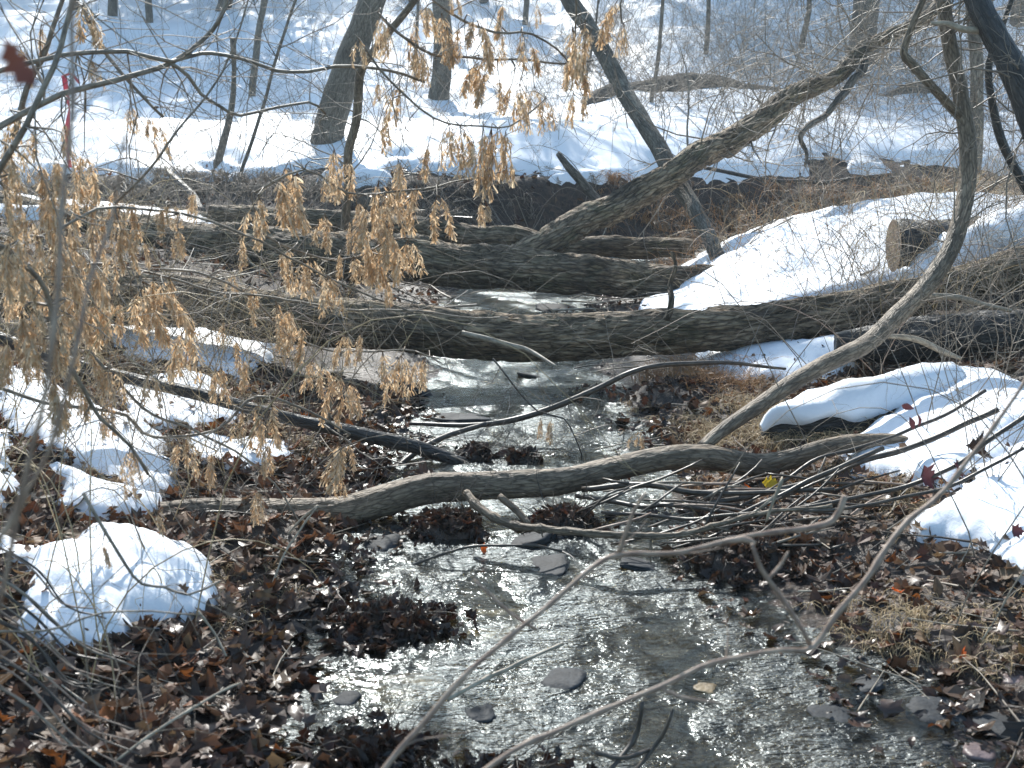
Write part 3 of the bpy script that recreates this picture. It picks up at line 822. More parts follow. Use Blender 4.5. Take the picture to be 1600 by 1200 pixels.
# ------------------------------------------------------------------ STANDING TREES
def tree(px, py, topx, rpx, label, height=9.0, bend=0.0, Y=None, mat='bark_tree', name='bare_tree', crown=14, toppy=0, broken=False, group=None, sink=.15):
    g0 = G(px, py) if Y is None else P(px, py, Y)
    if Y is not None: g0[2] = float(H(g0[:1], g0[1:2])[0])
    Yb = g0[1]
    top_v = P(topx, toppy, Yb)
    d = top_v - g0
    if not broken: d = d * (height / max(d[2], .5))
    r0 = rad(rpx, Yb)
    k = np.linspace(0, 1, 5)
    side = np.array([1.0, 0, 0]) * bend
    pts = [g0 - np.array([0, 0, sink]) ] + [g0 + d * q + side * math.sin(q * math.pi) for q in (.03, .2, .45, .75, 1.0)]
    rr = [r0 * 1.30, r0 * 1.15, r0, r0 * .85, r0 * .6, r0 * (.8 if broken else .25)]
    s = spline(np.hstack([np.array(pts), np.array(rr)[:, None]]), .12)
    p = wobble(s[:, :3], .06 if r0 > .1 else .05, .8, int(px))
    t = thing(name, g0, label, 'tree' if r0 > .07 else 'sapling', group)
    mb = MB(); tube(mb, p, s[:, 3], 22 if r0 > .1 else 9, True, r0 * .07, int(px), lump=.04)
    mb.build('trunk', mat, t)
    if crown:
        mb = MB(); tb = MB()
        for q in range(crown):
            j = int(len(p) * rnd.uniform(.30, .98)); j = min(j, len(p) - 2)
            L = height * rnd.uniform(.14, .30)
            lst = grow(p[j], (rnd.gauss(0, 1), rnd.gauss(0, 1), rnd.uniform(.1, 1.0)), L, max(.008, s[j, 3] * .42), 2, 4, -.03, .8, .16, 7)
            mb = MB(); tube(mb, lst[0][0], lst[0][1], 6); mb.build('limb', mat, t)
            add_growth(tb, lst[1:], 4)
        tb.build('crown', 'twig', t, kind='stuff')
    return t, p

tree(510, 285, 572, 24, 'stout leaning trunk on the far bank with furrowed grey bark', 8.2, Y=17.6, crown=20)
tree(685, 182, 691, 14, 'straight trunk standing in open snow just right of the stout leaning one', 9, crown=18)
tree(340, 285, 362, 6, 'knee-high bent sapling with a broken top at the bank edge', 2, toppy=62, broken=True, bend=.12, crown=0, Y=17.3)
tree(393, 172, 413, 5, 'slim pale sapling behind the broken-topped one', 7, crown=8)
tree(372, 288, 458, 2.6, 'thin whip sapling slanting up towards the stout trunk', 5, crown=6, Y=16.8)
tree(234, 50, 234, 5, 'slim trunk high on the snowy slope, top left', 8, crown=8)
tree(345, 36, 352, 11, 'thick trunk base high on the snowy slope left of centre', 10, crown=12)
tree(648, 148, 652, 2.6, 'very thin sapling just left of the straight trunk', 5, crown=6)
tree(1345, 118, 1352, 21, 'wide grey trunk behind the thicket where the slanting arm ends', 11, crown=16)
tree(1520, 330, 1516, 10, 'pale upright trunk behind the bowed sapling', 8, Y=14.2, crown=10)
tree(905, 200, 935, 2.2, 'thin bare sapling left of the fallen trunk in the snow', 4, crown=5)
tree(1100, 100, 1105, 3.5, 'slender tree in the blue-shaded slope above the slanting arm', 7, crown=8)
tree(1015, 175, 1035, 3, 'slender sapling beside the mossy pole on the snowy flat', 6, crown=8)
tree(1250, 90, 1262, 4, 'slender tree upslope between the slanting arm and the wide trunk', 7, crown=9)
tree(820, 60, 822, 4, 'small slope tree directly above the drooping seed bunches', 7, crown=9)
tree(120, 25, 118, 6, 'slope tree at the extreme upper left', 8, crown=9)
tree(1450, 60, 1447, 9, 'slope tree right of the wide grey trunk', 9, crown=12)
tree(1585, 60, 1590, 10, 'slope tree behind the dark leaning trunk at the right edge', 9, crown=12)
# trees further up the slope, only their feet or nothing but crowns in the picture
for i in range(9):
    yy = rnd.uniform(34, 44); xx = -16 + i * 4.0 + rnd.uniform(-1.2, 1.2)
    zz = float(H(np.array([xx]), np.array([yy]))[0])
    v = np.array([xx, yy, zz]) - CAM
    cp, sp = math.cos(PITCH), math.sin(PITCH)
    dep = v[1] * cp - v[2] * sp; pxx = 800 + F * v[0] / dep; pyy = 600 - F * (v[1] * sp + v[2] * cp) / dep
    tree(pxx, pyy, pxx + rnd.uniform(-12, 12), F * rnd.uniform(.10, .2) / yy, 'bare tree added higher up the snowy slope to shade it', 11, Y=yy, crown=9, toppy=pyy - 150, group='bare trees of the wood upslope')
cm = MB(); rc = random.Random(11)  # shared crown, made dense for the shade it casts downslope
for k in range(60):
    z0 = rc.uniform(4.0, 11.0); a = rc.uniform(0, 6.28)
    add_growth(cm, grow((0, 0, z0), (math.cos(a), math.sin(a), rc.uniform(.2, .9)), rc.uniform(1.8, 3.6), .05, 2, 5, -.02, .8, .16, 6, rc), 4)
crown_me = cm.mesh('crown', 'twig')
cm = MB(); q = np.linspace(0, 1, 14)[:, None]
tube(cm, wobble(np.array([0, 0, -.4]) + q * np.array([.4, .2, 12.5]), .25, .35, 4), np.linspace(.2, .04, 14), 14, True, .012, 4)
trunk_me = cm.mesh('trunk', 'bark_tree')
for i in range(52):  # added trees whose dense crowns shade the snowy slope
    xx = rnd.uniform(-28, -3) if i % 3 == 0 else rnd.uniform(3, 34); yy = rnd.uniform(42, 72)
    zz = float(H(np.array([xx]), np.array([yy]))[0])
    t = thing('bare_tree', (xx, yy, zz), 'bare tree added higher up the snowy slope to shade it', 'tree', 'bare trees of the wood upslope')
    t.rotation_euler = (0, 0, rnd.uniform(0, 6.28)); sc = rnd.uniform(.85, 1.35); t.scale = (sc, sc, sc)
    for nm, me in (('trunk', trunk_me), ('crown', crown_me)):
        o = bpy.data.objects.new(nm, me); COL.objects.link(o); o.parent = t
        if nm == 'crown': o['kind'] = 'stuff'
# dark leaning trunk at the right edge
t, p, r = wood('bare_tree', [(1760, 560, 6.6, 24), (1680, 380, 6.7, 22), (1625, 230, 6.8, 21), (1585, 120, 6.9, 20), (1553, 60, 7.0, 18), (1525, 0, 7.1, 17), (1480, -140, 7.3, 14), (1400, -400, 7.6, 9)],
     'bark_dark', 'dark smooth trunk leaning out of the right edge at the top', 'tree', 22, .006, 61, .03, .05, .01)
mb = MB()
for k in range(30):
    j = rnd.randint(int(len(p) * .35), len(p) - 2)
    add_growth(mb, grow(p[j], (rnd.gauss(-.3, 1), rnd.gauss(0, .7), rnd.gauss(.1, .8)), rnd.uniform(.4, 1.2), .006, 2, 3, .01))
mb.build('crown', 'twig', t, kind='stuff')
wood('bare_sapling', [(1650, 380, 7.4, 7), (1600, 285, 7.4, 7), (1570, 225, 7.4, 7), (1555, 170, 7.4, 6), (1548, 100, 7.4, 5), (1575, 20, 7.4, 4), (1600, -60, 7.4, 3)], 'bark_dark', 'dark curved stem between the bowed sapling and the right edge', 'sapling', 10, .003, 62, .03, .05, .01, 'stem', twigs=16, twiglen=.7)
stem, pst, rst = wood('bare_sapling', [(538, 385, 12.3, 7), (545, 300, 12.1, 7), (556, 200, 11.9, 7), (564, 120, 11.7, 7), (600, 65, 11.5, 6), (655, -5, 11.3, 5), (700, -70, 11, 4)], 'bark_smooth', 'slender bent sapling in front of the stout leaning trunk', 'sapling', 12, .003, 63, .04, .05, .03, 'stem', twigs=22, twiglen=.9)

# ------------------------------------------------------------------ DROOPING BRANCHES WITH SEED BUNCHES
def samara(mb, base, d, w, L, rn, col):
    """one winged seed: narrow nutlet then a broad curved wing"""
    d = d / (np.linalg.norm(d) + 1e-9)
    w = w - d * w.dot(d); w /= np.linalg.norm(w) + 1e-9
    n = np.cross(d, w)
    b = rn.uniform(-.25, .25)
    prof = [(0, .05, .05), (.22, .09, .07), (.5, .04, .16), (.8, .0, .21), (1.0, .04, .12)]
    v = []
    for q, a, c in prof:
        ctr = base + d * L * q + n * L * b * q * q
        v += [ctr - w * L * a, ctr + w * L * c]
    f = [[2 * i, 2 * i + 1, 2 * i + 3, 2 * i + 2] for i in range(4)]
    mb.add(v, f, col=np.array(col))

SEED_COLS = [(.91, .71, .47), (.87, .64, .40), (.93, .78, .57), (.78, .52, .29), (.91, .73, .51), (.84, .59, .35)]
def cluster_mesh(seed, L=.17, W=.035, n=46):
    rn = random.Random(seed)
    mb = MB()
    nstr = rn.randint(2, 4)
    for s_ in range(nstr):
        sx, sy = rn.gauss(0, W * .45), rn.gauss(0, W * .45)
        ln = L * rn.uniform(.75, 1.0)
        st = np.array([[0, 0, 0], [sx * .7, sy * .7, -ln * .3], [sx, sy, -ln * .7], [sx * 1.1, sy * 1.1, -ln]])
        tube(mb, st, [.0012, .001, .0008, .0006], 3, False, col=np.array((.30, .2, .11)))
        for k in range(n // nstr):
            q = rn.uniform(.06, 1.0) ** .8
            c = np.array([np.interp(q, [0, .3, .7, 1], st[:, i]) for i in range(3)])
            a = rn.uniform(0, 2 * math.pi)
            out = np.array([math.cos(a), math.sin(a), 0])
            d = out * rn.uniform(.1, 1.2) * (1.1 - .5 * q) + np.array([0, 0, -1.0])
            samara(mb, c + out * rn.uniform(0, W * .22), d, np.cross(d, out) + out * rn.gauss(0, .5), rn.uniform(.018, .029), rn,
                   tuple(np.array(rn.choice(SEED_COLS)) * rn.uniform(.72, 1.08)))
    return mb.mesh('seed_cluster', 'samara', smooth_=False)
CLUSTERS = [cluster_mesh(100 + i, .17, (.036, .045, .056)[i % 3], (130, 180, 220)[i % 3]) for i in range(12)]

HOSTS = [
 # label, rows (px,py,Y), radius px, material
 ('long branch sweeping level across the upper left with seed bunches', [(-40, 130, 4.0), (0, 110, 4.0), (90, 84, 4.05), (195, 80, 4.1), (262, 95, 4.2), (310, 86, 4.3), (350, 90, 4.3), (450, 112, 4.4), (520, 103, 4.5), (600, 110, 4.6), (660, 128, 4.7)], 4.2, 'twig'),
 ('crooked branch rising from the left edge to the top through the upper left fork', [(-40, 225, 3.9), (0, 200, 3.9), (60, 165, 3.95), (130, 143, 4.0), (200, 122, 4.1), (262, 96, 4.2), (310, 62, 4.3), (335, 32, 4.3), (350, -10, 4.3), (355, -80, 4.3)], 5.5, 'twig'),
 ('zigzag twig running right from the upper left fork', [(262, 96, 4.2), (295, 118, 4.25), (318, 145, 4.3), (350, 162, 4.3), (378, 176, 4.35), (430, 166, 4.4), (480, 160, 4.45), (508, 180, 4.5)], 3.2, 'twig'),
 ('steep twig crossing the upper left from bank to top', [(180, 318, 4.2), (230, 265, 4.2), (290, 185, 4.2), (330, 130, 4.3), (372, 40, 4.35), (395, -40, 4.4)], 2.2, 'twig'),
 ('slanting stem behind the pink ribbon', [(20, 215, 4.4), (55, 120, 4.4), (85, 50, 4.4), (110, -30, 4.4)], 5, 'twig'),
 ('short downward branch right of the pink ribbon', [(130, 10, 4.3), (150, 60, 4.3), (190, 112, 4.3), (225, 150, 4.3), (255, 180, 4.3)], 3.6, 'twig'),
 ('arching twig across the left, in front of the log ends', [(-30, 410, 3.6), (30, 380, 3.7), (90, 350, 3.8), (150, 330, 3.9), (210, 326, 4.0), (280, 333, 4.1), (350, 352, 4.2), (420, 385, 4.3), (490, 425, 4.4), (560, 452, 4.5), (640, 490, 4.6)], 2.8, 'twig'),
 ('grey curved stem hanging down the left side over the snow', [(-30, 370, 3.2), (10, 392, 3.25), (45, 425, 3.3), (75, 460, 3.35), (88, 505, 3.4), (105, 560, 3.45), (135, 610, 3.5), (160, 660, 3.55), (205, 700, 3.6), (240, 745, 3.65)], 5, 'twig'),
 ('level twig bundle running over the furrowed log from the left', [(-30, 405, 4.4), (60, 422, 4.45), (140, 418, 4.5), (220, 428, 4.6), (300, 452, 4.7), (380, 463, 4.8), (470, 476, 4.9), (560, 484, 5.0), (700, 494, 5.2), (790, 500, 5.3)], 2.6, 'twig'),
 ('twig drooping over the water from the left log end', [(250, 420, 4.8), (330, 432, 4.85), (400, 470, 4.9), (450, 520, 5.0), (520, 548, 5.1), (590, 545, 5.2), (650, 548, 5.3), (690, 565, 5.35)], 2.2, 'twig'),
 ('low twig over the left snow slope', [(-20, 600, 4.2), (60, 628, 4.25), (130, 636, 4.3), (190, 652, 4.4), (240, 690, 4.5), (330, 675, 4.6), (400, 622, 4.7), (470, 640, 4.8), (540, 680, 4.9)], 3.2, 'twig'),
 ('long thin twig falling past the left snow towards the low branch', [(150, 560, 4.3), (220, 640, 4.4), (300, 670, 4.5), (370, 710, 4.6), (430, 760, 4.7), (470, 815, 4.7)], 2.6, 'twig'),
 ('level twig at the top carrying bunches beside the two trunks', [(590, 20, 4.6), (620, 55, 4.6), (680, 84, 4.7), (740, 88, 4.8), (800, 96, 4.9), (860, 102, 5.0), (930, 95, 5.1)], 2.6, 'twig'),
 ('bent twig high over the creek, left of the mossy pole', [(640, -40, 4.6), (700, 10, 4.65), (770, 48, 4.7), (830, 50, 4.8), (870, 72, 4.9), (890, 100, 5.0)], 2.4, 'twig'),
 ('hanging twig at the top over the mossy pole', [(880, -60, 4.8), (900, -10, 4.8), (905, 30, 4.85), (900, 70, 4.9)], 2.2, 'twig'),
 ('last hanging twig at the top right of the mossy pole', [(1000, -60, 4.9), (975, -20, 4.9), (965, 10, 4.9), (972, 40, 4.9)], 1.8, 'twig'),
 ('long fine twig carrying the big central bunch', [(560, 60, 4.4), (610, 120, 4.45), (680, 175, 4.5), (740, 190, 4.6), (800, 190, 4.7), (850, 150, 4.8)], 2.0, 'twig'),
 ('twig with pale bunches in front of the far bank hollow', [(400, 300, 4.3), (470, 262, 4.3), (540, 300, 4.4), (610, 300, 4.5), (680, 292, 4.6), (745, 272, 4.7), (790, 262, 4.8)], 2.0, 'twig'),
 ('low-hanging twig beside the seed bunches over the forked log', [(390, 350, 4.5), (440, 378, 4.5), (500, 400, 4.6), (560, 395, 4.6), (610, 372, 4.7), (650, 372, 4.7)], 2.0, 'twig'),
 ('hair-thin twig dangling two bunches over the open water', [(770, 560, 6.2), (800, 600, 6.2), (840, 640, 6.2), (880, 652, 6.2), (905, 690, 6.2), (915, 720, 6.2)], 1.6, 'twig_dark'),
 ('forked twig in front of the rounded snow mound', [(130, 770, 2.9), (168, 830, 2.9), (200, 880, 2.9), (226, 912, 2.9), (262, 918, 2.9), (300, 930, 2.9), (345, 912, 2.9)], 3.2, 'twig'),
 ('thin twig crossing low in front of the rounded snow mound', [(-30, 988, 2.5), (40, 982, 2.5), (105, 976, 2.5), (160, 955, 2.55), (240, 948, 2.6), (320, 956, 2.65)], 2.4, 'twig'),
 ('thick grey stem along the top left edge behind the red leaf', [(-40, 330, 3.4), (10, 260, 3.4), (40, 200, 3.4), (75, 110, 3.45), (110, 20, 3.5), (130, -50, 3.5)], 6, 'twig'),
]
CL = [(560, 60, 45), (595, 22, 65), (610, 30, 60), (650, 28, 75), (690, 20, 75), (705, -15, 40), (750, 35, 85), (740, 30, 50), (785, 50, 48), (755, 92, 70), (742, 100, 50), (780, 122, 50), (830, 70, 50), (812, 130, 80), (800, 130, 60), (852, 150, 60), (835, 135, 50), (895, 40, 90), (915, 30, 90), (888, 92, 50), (905, 100, 60), (925, 45, 70), (965, 0, 75), (975, 35, 60), (625, 128, 75), (600, 178, 65), (592, 128, 35), (205, 165, 45), (245, 190, 60), (235, 180, 40),
      (702, 192, 75), (718, 195, 75), (740, 220, 70), (755, 195, 105), (768, 200, 110), (780, 198, 90), (790, 205, 80), (670, 222, 70), (622, 248, 70), (522, 232, 75), (545, 250, 70), (512, 262, 60), (452, 250, 110), (440, 290, 80), (465, 270, 90), (592, 282, 100), (606, 290, 90), (620, 300, 60), (652, 288, 75), (683, 305, 75), (752, 312, 45), (762, 318, 30), (565, 345, 60), (598, 345, 85), (610, 360, 80), (450, 385, 80), (485, 400, 75), (475, 405, 60), (512, 430, 75), (440, 390, 50), (530, 395, 45), (552, 400, 50), (572, 380, 80), (588, 395, 70), (637, 375, 75), (605, 440, 45),
      (598, 548, 65), (627, 555, 90), (665, 558, 60), (655, 560, 50), (528, 580, 95), (540, 600, 60), (222, 440, 115), (240, 432, 60), (210, 470, 90), (288, 515, 95), (300, 520, 60), (345, 572, 62), (338, 578, 50), (398, 628, 85), (425, 630, 90), (412, 650, 70), (380, 640, 60), (530, 688, 95), (542, 692, 60), (525, 730, 60), (400, 762, 62), (295, 675, 85), (330, 705, 65), (280, 690, 50), (172, 575, 75), (235, 578, 65), (160, 850, 45), (862, 655, 42), (845, 652, 35), (415, 690, 60), (455, 480, 80), (470, 500, 80), (430, 470, 70), (490, 560, 60), (1000, 672, 40),
      (60, 250, 110), (40, 330, 90), (100, 380, 120), (118, 420, 120), (130, 400, 130), (82, 290, 100), (40, 420, 70), (15, 240, 80), (132, 235, 85), (150, 262, 85), (105, 330, 90), (20, 370, 90), (66, 390, 100), (160, 330, 60), (190, 360, 70), (145, 470, 80), (95, 500, 90), (30, 70, 60), (65, 40, 50), (130, 5, 70), (110, 560, 80), (185, 470, 60), (50, 480, 70), (8, 300, 80), (120, 275, 90), (25, 180, 60), (140, 30, 50), (175, 395, 60), (75, 350, 110), (245, 330, 35), (215, 350, 45), (225, 375, 50), (380, 560, 60), (140, 90, 50), (165, 620, 70), (205, 700, 60), (200, 735, 50), (245, 800, 40), (100, 190, 60), (180, 300, 50), (55, 200, 60), (590, 380, 70)]

for k in range(50):
    CL.append((abs(rnd.gauss(0, 1)) * 115, rnd.uniform(215, 600), rnd.uniform(45, 100)))
for k in range(26):
    CL.append((rnd.uniform(250, 620), rnd.uniform(300, 640), rnd.uniform(35, 75)))
for k in range(14):
    CL.append((rnd.uniform(640, 980), rnd.uniform(0, 150), rnd.uniform(35, 70)))
host_objs = []
for lab, rows, rpx, mat in HOSTS:
    s = px_path([(a, b, c, rpx * (.98 - .5 * i / len(rows))) for i, (a, b, c) in enumerate(rows)], .05)
    p = wobble(s[:, :3], .012, 5, len(host_objs))
    t = thing('seed_branch', p[0], lab, 'branch', 'thin branches overhanging the creek')
    mb = MB(); tube(mb, p, s[:, 3], 7, True, 0); mb.build('stem', mat, t)
    host_objs.append((t, p, s[:, 3], MB(), mat))

def to_px(p):
    v = np.asarray(p) - CAM
    cp, sp = math.cos(PITCH), math.sin(PITCH)
    dep = v[..., 1] * cp - v[..., 2] * sp
    return 800 + F * v[..., 0] / dep, 600 - F * (v[..., 1] * sp + v[..., 2] * cp) / dep
hp = [to_px(h[1]) for h in host_objs]
for ci, (cx, cy, hh) in enumerate(CL):
    best = None
    for hi, (hx, hy) in enumerate(hp):
        dd = np.hypot(hx - cx, (hy - cy) * np.where(hy > cy + 4, 3.0, .8))
        j = int(np.argmin(dd))
        if best is None or dd[j] < best[0]: best = (dd[j], hi, j)
    _, hi, j = best
    t, p, r, tb, mat = host_objs[hi]
    Yc = p[j][1] + rnd.uniform(-.12, .12)
    top = P(cx, cy, Yc)
    L = rad(hh, Yc)
    mid = (p[j] + top) / 2 + np.array([rnd.gauss(0, .02), rnd.gauss(0, .02), .01 + .1 * np.linalg.norm(top - p[j])])
    sp_ = spline(np.array([p[j], mid, top]), .03)
    tube(tb, sp_, np.linspace(min(r[j] * .7, .0035), .0013, len(sp_)), 4, False)
    me = rnd.choice(CLUSTERS)
    o = bpy.data.objects.new('seed_cluster', me); COL.objects.link(o)
    o.parent = t
    o.location = Vector(top) - Vector(LOC[t.name])
    sc = L / .19
    o.scale = (sc * rnd.uniform(.85, 1.3), sc * rnd.uniform(.85, 1.3), sc * rnd.uniform(.95, 1.15))
    o.rotation_euler = (rnd.gauss(0, .12), rnd.gauss(0, .12), rnd.uniform(0, 6.28))
for t, p, r, tb, mat in host_objs:
    L = len(p) * .05
    for k in range(int(L * 12 * min(1, (p[0][1] / 4.0) ** 1.8)) + 3):
        j = rnd.randint(1, len(p) - 2)
        tt = p[j + 1] - p[j - 1]; tt /= np.linalg.norm(tt)
        dv = tt * rnd.uniform(-.2, 1) + np.array([rnd.gauss(0, .5), rnd.gauss(0, .45), rnd.gauss(-.1, .65)])
        add_growth(tb, grow(p[j], dv, rnd.uniform(.12, .75), max(.0014, r[j] * .38), 1, 2, .03, .8, .2, 5), 4)
    tb.build('twigs', mat, t, kind='stuff')

# ------------------------------------------------------------------ OUT OF FOCUS CANES NEAR THE LENS
def cane(rows, label, mat='twig_red', sub=()):
    s = px_path(rows, .02); s[:, 3] *= .84
    t = thing('bare_cane', s[0, :3], label, 'twig', 'canes close to the lens')
    mb = MB(); pc = wobble(s[:, :3], .004, 8, int(rows[0][0]))
    arc = np.concatenate([[0], np.cumsum(np.linalg.norm(np.diff(pc, axis=0), axis=1))])
    ph = (arc / .115 + rnd.random()) % 1.0
    rr_ = s[:, 3] * (.92 + .42 * np.exp(-((ph - .5) / .09) ** 2))
    tube(mb, pc, rr_, 8, True, 0, lump=.10); mb.build('stem', mat, t)
    bb = MB()
    for j in range(3, len(pc) - 3):
        if abs(ph[j] - .5) < .09 and rnd.random() < .7:
            dv = pc[j + 1] - pc[j - 1]; dv = dv / np.linalg.norm(dv) + np.array([rnd.gauss(0, .8), rnd.gauss(0, .6), rnd.gauss(.1, .8)])
            add_growth(bb, grow(pc[j], dv, rnd.choice([.012, .018, .05, .11]), s[j, 3] * .4, 0, 0, 0, .8, .12, 4), 5)
    bb.build('twigs', mat, t, kind='stuff')
    for rw in sub:
        q = px_path(rw, .02); mb = MB(); tube(mb, q[:, :3], q[:, 3], 7, True, 0, lump=.05); mb.build('side_stem', mat, t)
    return t
cane([(560, 1250, 1.75, 6), (640, 1150, 1.8, 6), (740, 1040, 1.85, 5.5), (850, 950, 1.9, 5), (930, 885, 1.95, 5), (970, 868, 2.0, 5), (1060, 858, 2.05, 5), (1160, 840, 2.1, 5), (1240, 828, 2.15, 6), (1300, 812, 2.2, 7), (1318, 775, 2.2, 6)],
     'long blurred cane curving from the bottom centre up to the right', sub=[[(1120, 850, 2.08, 5), (1160, 842, 2.08, 6), (1180, 850, 2.08, 4)], [(840, 985, 1.9, 3), (800, 960, 1.9, 3), (740, 905, 1.9, 2)], [(965, 870, 2.0, 4), (990, 800, 2.0, 3), (1010, 770, 2.0, 2)]])
cane([(700, 1250, 1.6, 6), (790, 1180, 1.65, 6), (900, 1125, 1.7, 6), (1030, 1072, 1.75, 5), (1130, 1032, 1.8, 5), (1220, 1016, 1.85, 5), (1268, 1010, 1.88, 6), (1310, 950, 1.9, 6), (1370, 880, 1.95, 6), (1420, 815, 2.0, 6), (1470, 765, 2.05, 5), (1560, 650, 2.1, 4), (1620, 560, 2.15, 3)],
     'forked blurred cane crossing the lower right, its fork over bright water', sub=[[(1268, 1010, 1.88, 4), (1245, 970, 1.88, 4), (1215, 925, 1.88, 4), (1190, 890, 1.88, 4), (1175, 850, 1.88, 3)], [(1030, 1072, 1.75, 3), (1060, 1088, 1.75, 3), (1130, 1100, 1.75, 2)], [(1200, 905, 1.88, 3), (1218, 885, 1.9, 3), (1232, 862, 1.9, 2)]])
cane([(-30, 880, 1.1, 7), (20, 790, 1.1, 7), (50, 690, 1.1, 6), (70, 560, 1.1, 6), (82, 420, 1.12, 6), (95, 280, 1.15, 5), (108, 120, 1.2, 5), (112, -40, 1.2, 4)], 'blurred upright cane near the left edge')
cane([(-10, 1000, 1.2, 5), (20, 800, 1.2, 5), (70, 700, 1.2, 5), (110, 560, 1.2, 5), (135, 430, 1.25, 4), (170, 330, 1.3, 3), (190, 200, 1.3, 2.5)], 'second blurred cane just right of the upright one', 'twig_red')
cane([(1180, 800, 3.2, 2.5), (1215, 770, 3.2, 3), (1222, 745, 3.2, 3), (1205, 790, 3.2, 3), (1198, 815, 3.2, 3)], 'small hooked cane below the low branch', 'twig_pale')
cane([(728, 770, 4.9, 9), (750, 798, 4.8, 9), (800, 822, 4.7, 9), (860, 830, 4.6, 8), (950, 836, 4.5, 8), (1050, 838, 4.5, 7), (1120, 822, 4.5, 6), (1200, 802, 4.5, 5), (1300, 792, 4.5, 4)],
     'brown branch looping down under the low crooked branch', 'bark_smooth', sub=[[(780, 775, 4.8, 6), (810, 800, 4.75, 6), (825, 820, 4.7, 6)]])
cane([(497, 790, 4.4, 1.6), (470, 830, 4.35, 2), (445, 870, 4.3, 2), (425, 920, 4.2, 2), (400, 980, 4.1, 1.8), (388, 1005, 4.05, 1.5)], 'pale straight reed leaning against the low branch on the left', 'twig_pale',
     sub=[[(497, 790, 4.4, 2), (470, 812, 4.4, 2), (450, 835, 4.4, 1.5)]])
cane([(1535, 1000, 3.4, 1.6), (1575, 930, 3.4, 1.8), (1620, 860, 3.4, 1.6)], 'thin upright straw on the right bank', 'twig_pale')
cane([(310, 955, 3.3, 2.4), (335, 990, 3.3, 2.6), (352, 1025, 3.25, 2.4)], 'short pale stalk standing in the leaves right of the snow mound', 'twig_pale')
cane([(180, 1190, 2.5, 2.6), (260, 1130, 2.6, 2.8), (330, 1090, 2.7, 2.6), (375, 1068, 2.75, 2)], 'straight grey stick lying on the lower left leaves', 'twig_pale')
cane([(700, 1092, 3.2, 5), (760, 1060, 3.25, 5), (820, 1030, 3.3, 4), (880, 1005, 3.35, 3)], 'pale stick half sunk in the shallow water at bottom centre', 'twig_pale')
cane([(945, 1215, 2.6, 5), (985, 1160, 2.7, 6), (998, 1130, 2.7, 5), (1000, 1100, 2.7, 4)], 'dark forked root poking up from the water at the bottom', 'twig_dark',
     sub=[[(985, 1215, 2.65, 4), (1020, 1170, 2.7, 4), (1040, 1140, 2.7, 3.5), (1052, 1108, 2.7, 2.5)], [(930, 1175, 2.65, 4), (970, 1185, 2.65, 4), (1015, 1172, 2.7, 4)]])
cane([(640, 885, 4.6, 3), (700, 862, 4.6, 3), (760, 852, 4.6, 3), (840, 852, 4.6, 3), (900, 868, 4.6, 2.5)], 'thin dark stick on the debris dam in mid stream', 'twig_dark')

# pink ribbon hanging at the upper left
mb = MB()
rw = [(100, 118), (104, 145), (108, 170), (105, 200), (104, 230), (110, 262)]
t_ = thing('flagging_ribbon', P(104, 118, 4.25), 'strip of pink flagging tape hanging from the branch at the upper left', 'ribbon')
pts = [P(a, b, 4.25) for a, b in rw]; v = []
for i, q in enumerate(pts):
    wv = rad((4, 4, 2, 4, 3, 3)[i], 4.25); a = (0.2, .8, 1.5, .5, 1.2, .3)[i]
    dx = np.array([math.cos(a) * wv, math.sin(a) * wv, 0]); nrm = np.array([math.sin(a), -math.cos(a), 0]) * .0006
    v += [q - dx + nrm, q + dx + nrm, q + dx - nrm, q - dx - nrm]
f = []
for i in range(len(pts) - 1):
    for k in range(4): f.append([i * 4 + k, i * 4 + (k + 1) % 4, i * 4 + 4 + (k + 1) % 4, i * 4 + 4 + k])
mb.add(v, f); mb.build('tape', 'ribbon', t_)
mb = MB(); s = spline(np.array([P(100, 118, 4.25), P(112, 116, 4.24), P(124, 130, 4.24)]), .01)
tube(mb, s, .004, 5); mb.build('knot', 'ribbon', t_)

# ------------------------------------------------------------------ LEAVES
def leaf_shape(rn, kind=0):
    """outline in the xy plane, unit length; returns verts, f3 with a curled z"""
    if kind == 0:      # oval
        prof = [(0, 0), (.22, .16), (.5, .25), (.8, .15), (1, 0)]
    elif kind == 1:    # lobed oak
        prof = [(0, .02), (.15, .10), (.28, .28), (.38, .14), (.52, .36), (.62, .17), (.78, .28), (.88, .12), (1, 0)]
    else:              # maple
        prof = [(0, .02), (.05, .22), (-.02, .42), (.2, .34), (.38, .55), (.46, .24), (.62, .30), (.72, .10), (1, 0)]
    n = len(prof); cu = rn.uniform(-.9, .9); cv = rn.uniform(-1.2, 1.2); tw = rn.uniform(-.5, .5)
    v = []
    for x, y in prof:
        for sgn in (-1, 0, 1):
            yy = y * sgn
            v.append((x - .4 if sgn else (max(x, 0) - .4), yy, cu * (x - .5) ** 2 * .9 + cv * yy * yy * 1.4 + tw * yy * (x - .5) + rn.gauss(0, .015)))
    f = []
    for i in range(n - 1):
        f += [[3 * i, 3 * i + 1, 3 * i + 4, 3 * i + 3], [3 * i + 1, 3 * i + 2, 3 * i + 5, 3 * i + 4]]
    return np.array(v), np.array(f)
BROWN_WARM = None
rl = random.Random(3)
LEAFS = [leaf_shape(rl, i % 3) for i in range(18)]
BROWN = np.array([(.08, .045, .03), (.15, .085, .055), (.22, .145, .10), (.10, .045, .03), (.32, .23, .165), (.05, .04, .035), (.17, .12, .095), (.30, .12, .04), (.09, .062, .05), (.19, .10, .06), (.065, .045, .035), (.26, .19, .12)]) * np.array([1.15, 1.0, .82]) * .74

